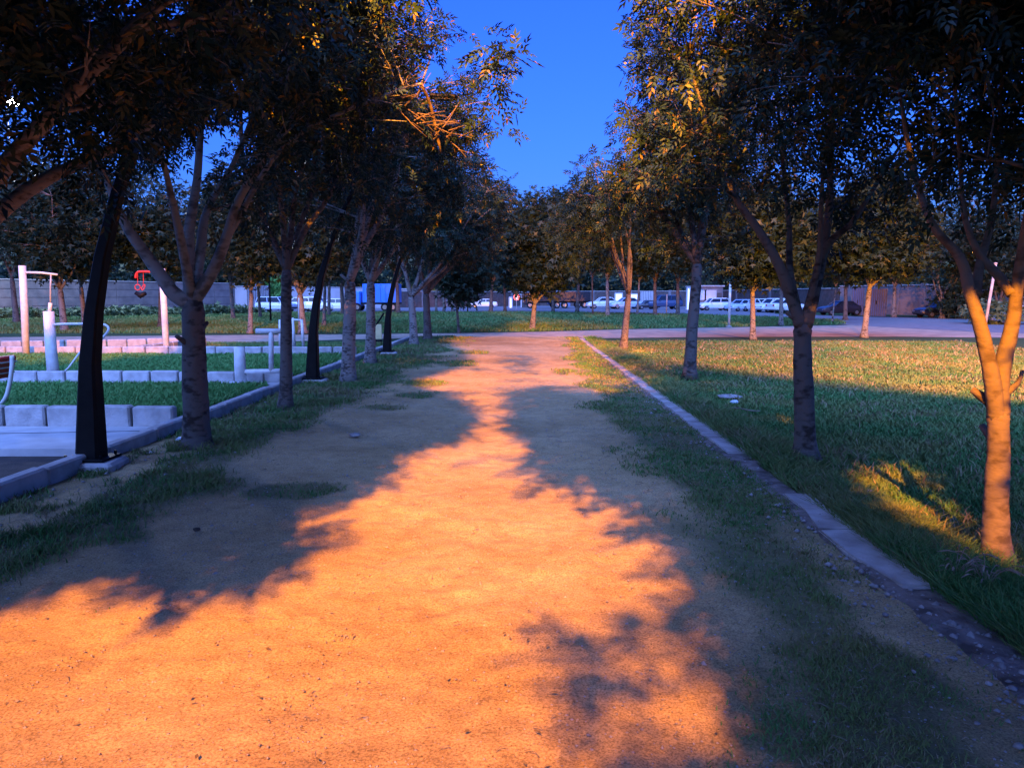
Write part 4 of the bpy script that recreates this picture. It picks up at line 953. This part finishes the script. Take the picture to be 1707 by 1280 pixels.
# grey building
def building(px0, px1, py, top, depth, label, m, win=()):
    a = G(px0, py, ZL); b_ = G(px1, py, ZL); w = b_[0]-a[0]; h = at(px0, top, a[1]).z-ZL
    t = empty('building', (a[0], a[1]+depth/2, ZL-.02), 0, label, 'building')
    MB().box((w/2, 0, h/2), (w, depth, h)).build('walls', m, t)
    MB().box((w/2, 0, h+.1), (w+.4, depth+.4, .2), 0, .03).build('roof', M_kerb, t)
    for (u, v, ww, hh) in win:
        f = MB().box((w*u, -depth/2-.03, h*v), (ww+.2, .1, hh+.2), 0, .02).build('window', M_kerb, t)
        MB().box((w*u, -depth/2-.06, h*v), (ww, .08, hh)).build('pane', M_wallp, f)
    MB().box((w*.8, -depth/2-.03, 1.05), (.95, .08, 2.1), 0, .01).build('door', M_brick, t)
building(1166, 1204, 514.5, 478, 8, 'flat roofed grey building with a pale window behind the white hatchback', M_wall, ((.45, .62, 1.5, 1.2), (.1, .62, 1.0, 1.2)))
building(640, 700, 511.5, 483, 9, 'pale two storey house end behind the third lamp post', M_wallp, ((.3, .6, 1.4, 1.2), (.7, .6, 1.4, 1.2)))
building(925, 963, 510.2, 493, 6, 'low bluish building behind the dark lorry', M_wallb, ((.3, .6, 1.2, .9),))
building(868, 877, 512.5, 492, 2, 'narrow pale blue kiosk left of the central trunk', M_wallp)
# red round light
g = G(861, 514, ZL); t = empty('road_sign', (g[0], g[1], ZL), 0, 'small glowing red and white sign by the road left of the kiosk', 'sign')
MB().tube([(0, 0, 0), (0, 0, 1.2)], .04, 6).build('pole', M_kerb, t)
MB().tube([(0, -.05, 1.5), (0, .05, 1.5)], .42, 16).build('disc', emat('red_sign', (1, .12, .12), 1.5), t)
MB().tube([(0, -.08, 1.5), (0, -.05, 1.5)], .2, 16).build('disc_centre', emat('white_sign', (1, .8, .8), 1.2), t)

def car(px, py, yaw, label, paint, kind='sedan', scale=1.0, cat='car', tail=False, Lc=None):
    g = G(px, py, ZL); t = empty('parked_car', (g[0], g[1], ZL-.003), yaw, label, cat, 'vehicles parked along the far road')
    L_, Wd = (4.2, 1.66) if kind == 'sedan' else ((3.7, 1.6) if kind == 'hatch' else (4.5, 1.8))
    up = {'sedan': 0, 'hatch': .02, 'suv': .2}[kind]
    # lower body: side stations from nose (-x) to tail
    st = {'sedan': [(-.5, .35, .62, .80), (-.47, .28, .72, .92), (-.36, .24, .84, 1), (-.2, .22, .92, 1), (.15, .22, .95, 1), (.33, .24, .96, 1), (.46, .28, .93, .95), (.5, .36, .86, .86)],
          'hatch': [(-.5, .35, .62, .82), (-.46, .26, .76, .94), (-.34, .22, .88, 1), (-.2, .22, .94, 1), (.2, .22, .97, 1), (.42, .24, .97, .98), (.49, .30, .93, .92), (.5, .38, .86, .88)],
          'suv': [(-.5, .45, .85, .85), (-.47, .36, .98, .95), (-.33, .32, 1.06, 1), (-.2, .32, 1.12, 1), (.2, .32, 1.15, 1), (.42, .34, 1.15, 1), (.49, .38, 1.1, .95), (.5, .48, 1.0, .9)]}[kind]
    vs = []; fs = []
    for (u, zb, zt, w) in st:
        x = u*L_; hw = Wd/2*w; m_ = (zb+zt)/2
        vs += [(x, -hw*.86, zb), (x, -hw, zb+.1), (x, -hw, m_+.06), (x, -hw*.9, zt), (x, 0, zt+.02), (x, hw*.9, zt), (x, hw, m_+.06), (x, hw, zb+.1), (x, hw*.86, zb)]
    n = len(st)
    for i in range(n-1):
        for k in range(9): fs.append((i*9+k, i*9+9+k, i*9+9+(k+1) % 9, i*9+(k+1) % 9))
    fs.append(tuple(range(9))); fs.append(tuple(reversed(range((n-1)*9, n*9))))
    b = MB(); b.add(vs, fs)
    zr = {'sedan': 1.40, 'hatch': 1.44, 'suv': 1.78}[kind]; zb = st[3][2]-.02
    c0, c1, r0_, r1_ = {'sedan': (-.22, .36, -.08, .20), 'hatch': (-.24, .48, -.10, .36), 'suv': (-.22, .48, -.12, .42)}[kind]
    def cab(y0, y1, za, zb_, xa0, xa1, xb0, xb1):
        return [(xa0*L_, -y0, za), (xa1*L_, -y0, za), (xa1*L_, y0, za), (xa0*L_, y0, za), (xb0*L_, -y1, zb_), (xb1*L_, -y1, zb_), (xb1*L_, y1, zb_), (xb0*L_, y1, zb_)]
    q = [(0, 3, 2, 1), (4, 5, 6, 7), (0, 1, 5, 4), (1, 2, 6, 5), (2, 3, 7, 6), (3, 0, 4, 7)]
    hw = Wd/2
    b.add(cab(hw*.80, hw*.74, zr-.07, zr, r0_-.005, r1_+.01, r0_+.03, r1_-.03), q)
    for s in (-1, 1):                                       # pillars
        for (xa, xb) in ((c0, r0_), ((c0+c1)/2+.02, (r0_+r1_)/2+.02), (c1, r1_)):
            b.tube([(xa*L_, s*hw*.9, zb), (xb*L_, s*hw*.79, zr-.04)], .045, 5)
    b.build('body', paint, t)
    MB().add(cab(hw*.88, hw*.77, zb, zr-.06, c0+.01, c1-.01, r0_+.01, r1_-.005), q).build('windows', M_glass, t)
    for sx in (-.31, .30):
        for s in (-1, 1):
            ty = MB(); ty.tube([(sx*L_, s*(hw-.2), .31), (sx*L_, s*(hw-.17), .31), (sx*L_, s*(hw-.02), .31), (sx*L_, s*hw, .31)], [.27, .31, .31, .27], 16); w_ = ty.build('wheel', M_tyre, t)
            MB().tube([(sx*L_, s*(hw-.02), .31), (sx*L_, s*(hw+.012), .31)], [.19, .17], 12).build('rim', M_rim, w_)
    for s in (-1, 1):
        MB().box((-.492*L_, s*hw*.62, st[0][2]-.05), (.08, .3, .13), 0, .02).build('headlight', M_rim if not tail else E_wht, t)
        MB().box((.495*L_, s*hw*.66, st[-1][2]-.1), (.08, .26, .16), 0, .02).build('tail_light', M_red if not tail else emat('lit_tail_light', (1, .25, .3), 5), t)
        MB().box((-.17*L_, s*(hw+.07), zb+.02), (.1, .14, .1), 0, .02).build('wing_mirror', paint, t)
    MB().box((-.5*L_, 0, st[0][1]+.08), (.1, Wd*.8, .16), 0, .03).build('bumper', paint if kind != 'suv' else M_black, t)
    MB().box((.5*L_, 0, st[-1][1]+.08), (.1, Wd*.8, .16), 0, .03).build('bumper', paint if kind != 'suv' else M_black, t)
    t.scale = (scale,)*3
    return t
def paint(name, c): return mat(name, c, .3, c, 2, spec=.6)
PW = paint('white_car_paint', (.75, .76, .80)); PB_ = paint('pale_blue_car_paint', (.45, .55, .75)); PD = paint('dark_blue_car_paint', (.03, .06, .14)); PK = paint('black_car_paint', (.02, .02, .03)); PBl = paint('bright_blue_paint', (.04, .22, .75))
car(1190, 517.5, R(8), 'white hatchback parked in front of the grey building', PW, 'hatch')
car(1236, 518.8, R(28), 'pale blue car parked right of the white post', PB_, 'sedan', .93)
car(1265, 519.5, R(60), 'white car with glowing pink tail lights behind the fanned tree', PW, 'sedan', 1, tail=True).rotation_euler.z = R(-75)
car(1288, 520.5, R(20), 'white car between the fanned tree and the orange trunk', PW, 'hatch')
car(1312, 521.5, R(200), 'white car with a dark windscreen beside the V forked trunk', PW, 'sedan')
car(1006, 514.5, R(6), 'white saloon parked behind the brown trunk, centre right', PW, 'sedan', 1.08)
car(1043, 515, R(10), 'pale blue saloon behind the leaning dark trunk', PB_, 'sedan', 1.05)
car(1106, 515.5, R(8), 'dark blue tall estate car left of the grey building', PD, 'suv', 1.0)
car(1080, 515.6, R(4), 'black car nose behind the dark trunk, left of the dark blue estate', PK, 'hatch', .8)
car(461, 520.5, R(170), 'pale blue pickup like car before the green shrub on the left', PB_, 'suv', .9)
car(499, 519, R(8), 'white car behind the orange barked tree on the left', PW, 'sedan', 1.1)
car(528, 519, R(175), 'white car behind the second black lamp post', PW, 'hatch', 1.1)
car(556, 519, R(5), 'white car partly hidden by slim dark trunks on the left', PW, 'sedan', 1.0)
car(1682, 540, R(12), 'pale car across the side road at the right edge', PB_, 'sedan', .8)
car(1566, 529.5, R(8), 'dark car under the bushy tree across the side road', PK, 'sedan', .9)
car(1400, 525.5, R(8), 'black car parked by the wall right of the V forked tree', PK, 'sedan', .9)
car(806, 513.4, R(4), 'pale car far off behind the trunks left of centre', PW, 'sedan', .9)
# lorries
def lorry(px, py, label, cabm, bedm, L_=7.5, H_=2.4, yaw=0, load=None):
    g = G(px, py, ZL); t = empty('parked_lorry', (g[0], g[1], ZL-.003), yaw, label, 'lorry', 'vehicles parked along the far road')
    MB().box((-L_*.39, 0, 1.35), (L_*.2, 2.1, 1.7), 0, .12).build('cab', cabm, t)
    MB().box((-L_*.49, 0, 1.75), (.12, 1.8, .6), 0, .02).build('windscreen', M_glass, t)
    bed = MB(); bed.box((L_*.1, 0, .85), (L_*.76, 2.1, .2), 0, .02); bed.build('chassis', M_black, t)
    sd_ = MB(); sd_.box((L_*.12, 0, .95+(H_-.95)/2), (L_*.72, 2.2, H_-.95), 0, .03)
    for i in range(7): sd_.box((L_*(-.22+.11*i), -1.13, .95+(H_-.95)/2), (.08, .07, H_-.95))
    sd_.build('cargo_body', bedm, t)
    for sx in (-.36, .2, .36):
        for s in (-1, 1):
            w_ = MB().tube([(sx*L_, s*.75, .45), (sx*L_, s*1.05, .45)], .45, 16).build('wheel', M_tyre, t)
            MB().tube([(sx*L_, s*1.05, .45), (sx*L_, s*1.07, .45)], .25, 12).build('rim', M_rim, w_)
    for s in (-1, 1): MB().box((-L_*.5, s*.8, .9), (.1, .25, .18), 0, .02).build('headlight', M_rim, t)
    return t
lorry(912, 514, 'dark lorry with ribbed sides just right of the central trunk', PK, PK, 6.5, 2.2)
lorry(948, 513.5, 'dark blue lorry behind the dark trunk right of centre', PBl, PK, 6, 2.3)
lorry(628, 518.5, 'bright blue covered truck behind the grey tree and cream panel', PBl, PBl, 5.5, 3.0)
# green shrub lit beside the pale blue car
def shrub(px, py, rx, h, label, m, n=900, seed=0, sc=1.5):
    g = G(px, py, ZL); rs = np.random.RandomState(seed); t = empty('shrub', (g[0], g[1], ZL-.02), 0, label, 'shrub')
    d = rs.normal(0, 1, (n, 3)); d /= np.linalg.norm(d, axis=1)[:, None]; P = np.array([0, 0, h*.55])+d*np.array([rx, rx, h*.48])*rs.rand(n, 1)**.4
    P += rs.normal(0, .1, P.shape); V, F = leafmesh(P, sc, rs, (LT2, LF2)); link('foliage', rawmesh('foliage', V, F), m, t)
    mb = MB()
    for i in range(5): a = i*1.3; mb.tube([(0, 0, 0), (math.cos(a)*rx*.3, math.sin(a)*rx*.3, h*.4), (math.cos(a)*rx*.6, math.sin(a)*rx*.6, h*.75)], [.05, .03, .01], 5)
    mb.build('stems', M_barkd, t)
shrub(464, 517.5, 1.4, 4.0, 'bright green shrub by the white wall behind the pale blue car', M_grassbed, seed=1, sc=2)
shrub(1600, 531, 2.2, 2.2, 'low dark shrub by the low wall across the side road', M_leaf2, seed=2)
shrub(1655, 540, 1.8, 1.4, 'small grey green bush at the road edge by the right frame side', M_weed, seed=3)
# weeds below the block wall
rs = np.random.RandomState(14); n = 9000; u = rs.rand(n); A = np.array(G(-300, 538, ZL)); Bq = np.array(G(420, 524, ZL))
P = np.zeros((n, 3)); P[:, :2] = A+(Bq-A)*u[:, None]; P[:, 1] += rs.uniform(-1.5, 3.5, n); P[:, 2] = ZL+rs.rand(n)*.75*(.4+fbm(P[:, 0]*.6, P[:, 1]*.6, 3))
V, F = leafmesh(P, 1.8, rs, (LT2, LF2)); tag(link('weeds', rawmesh('weeds', V, F), M_weed), 'band of grey green weeds below the block wall on the left', 'weeds', kind='stuff')
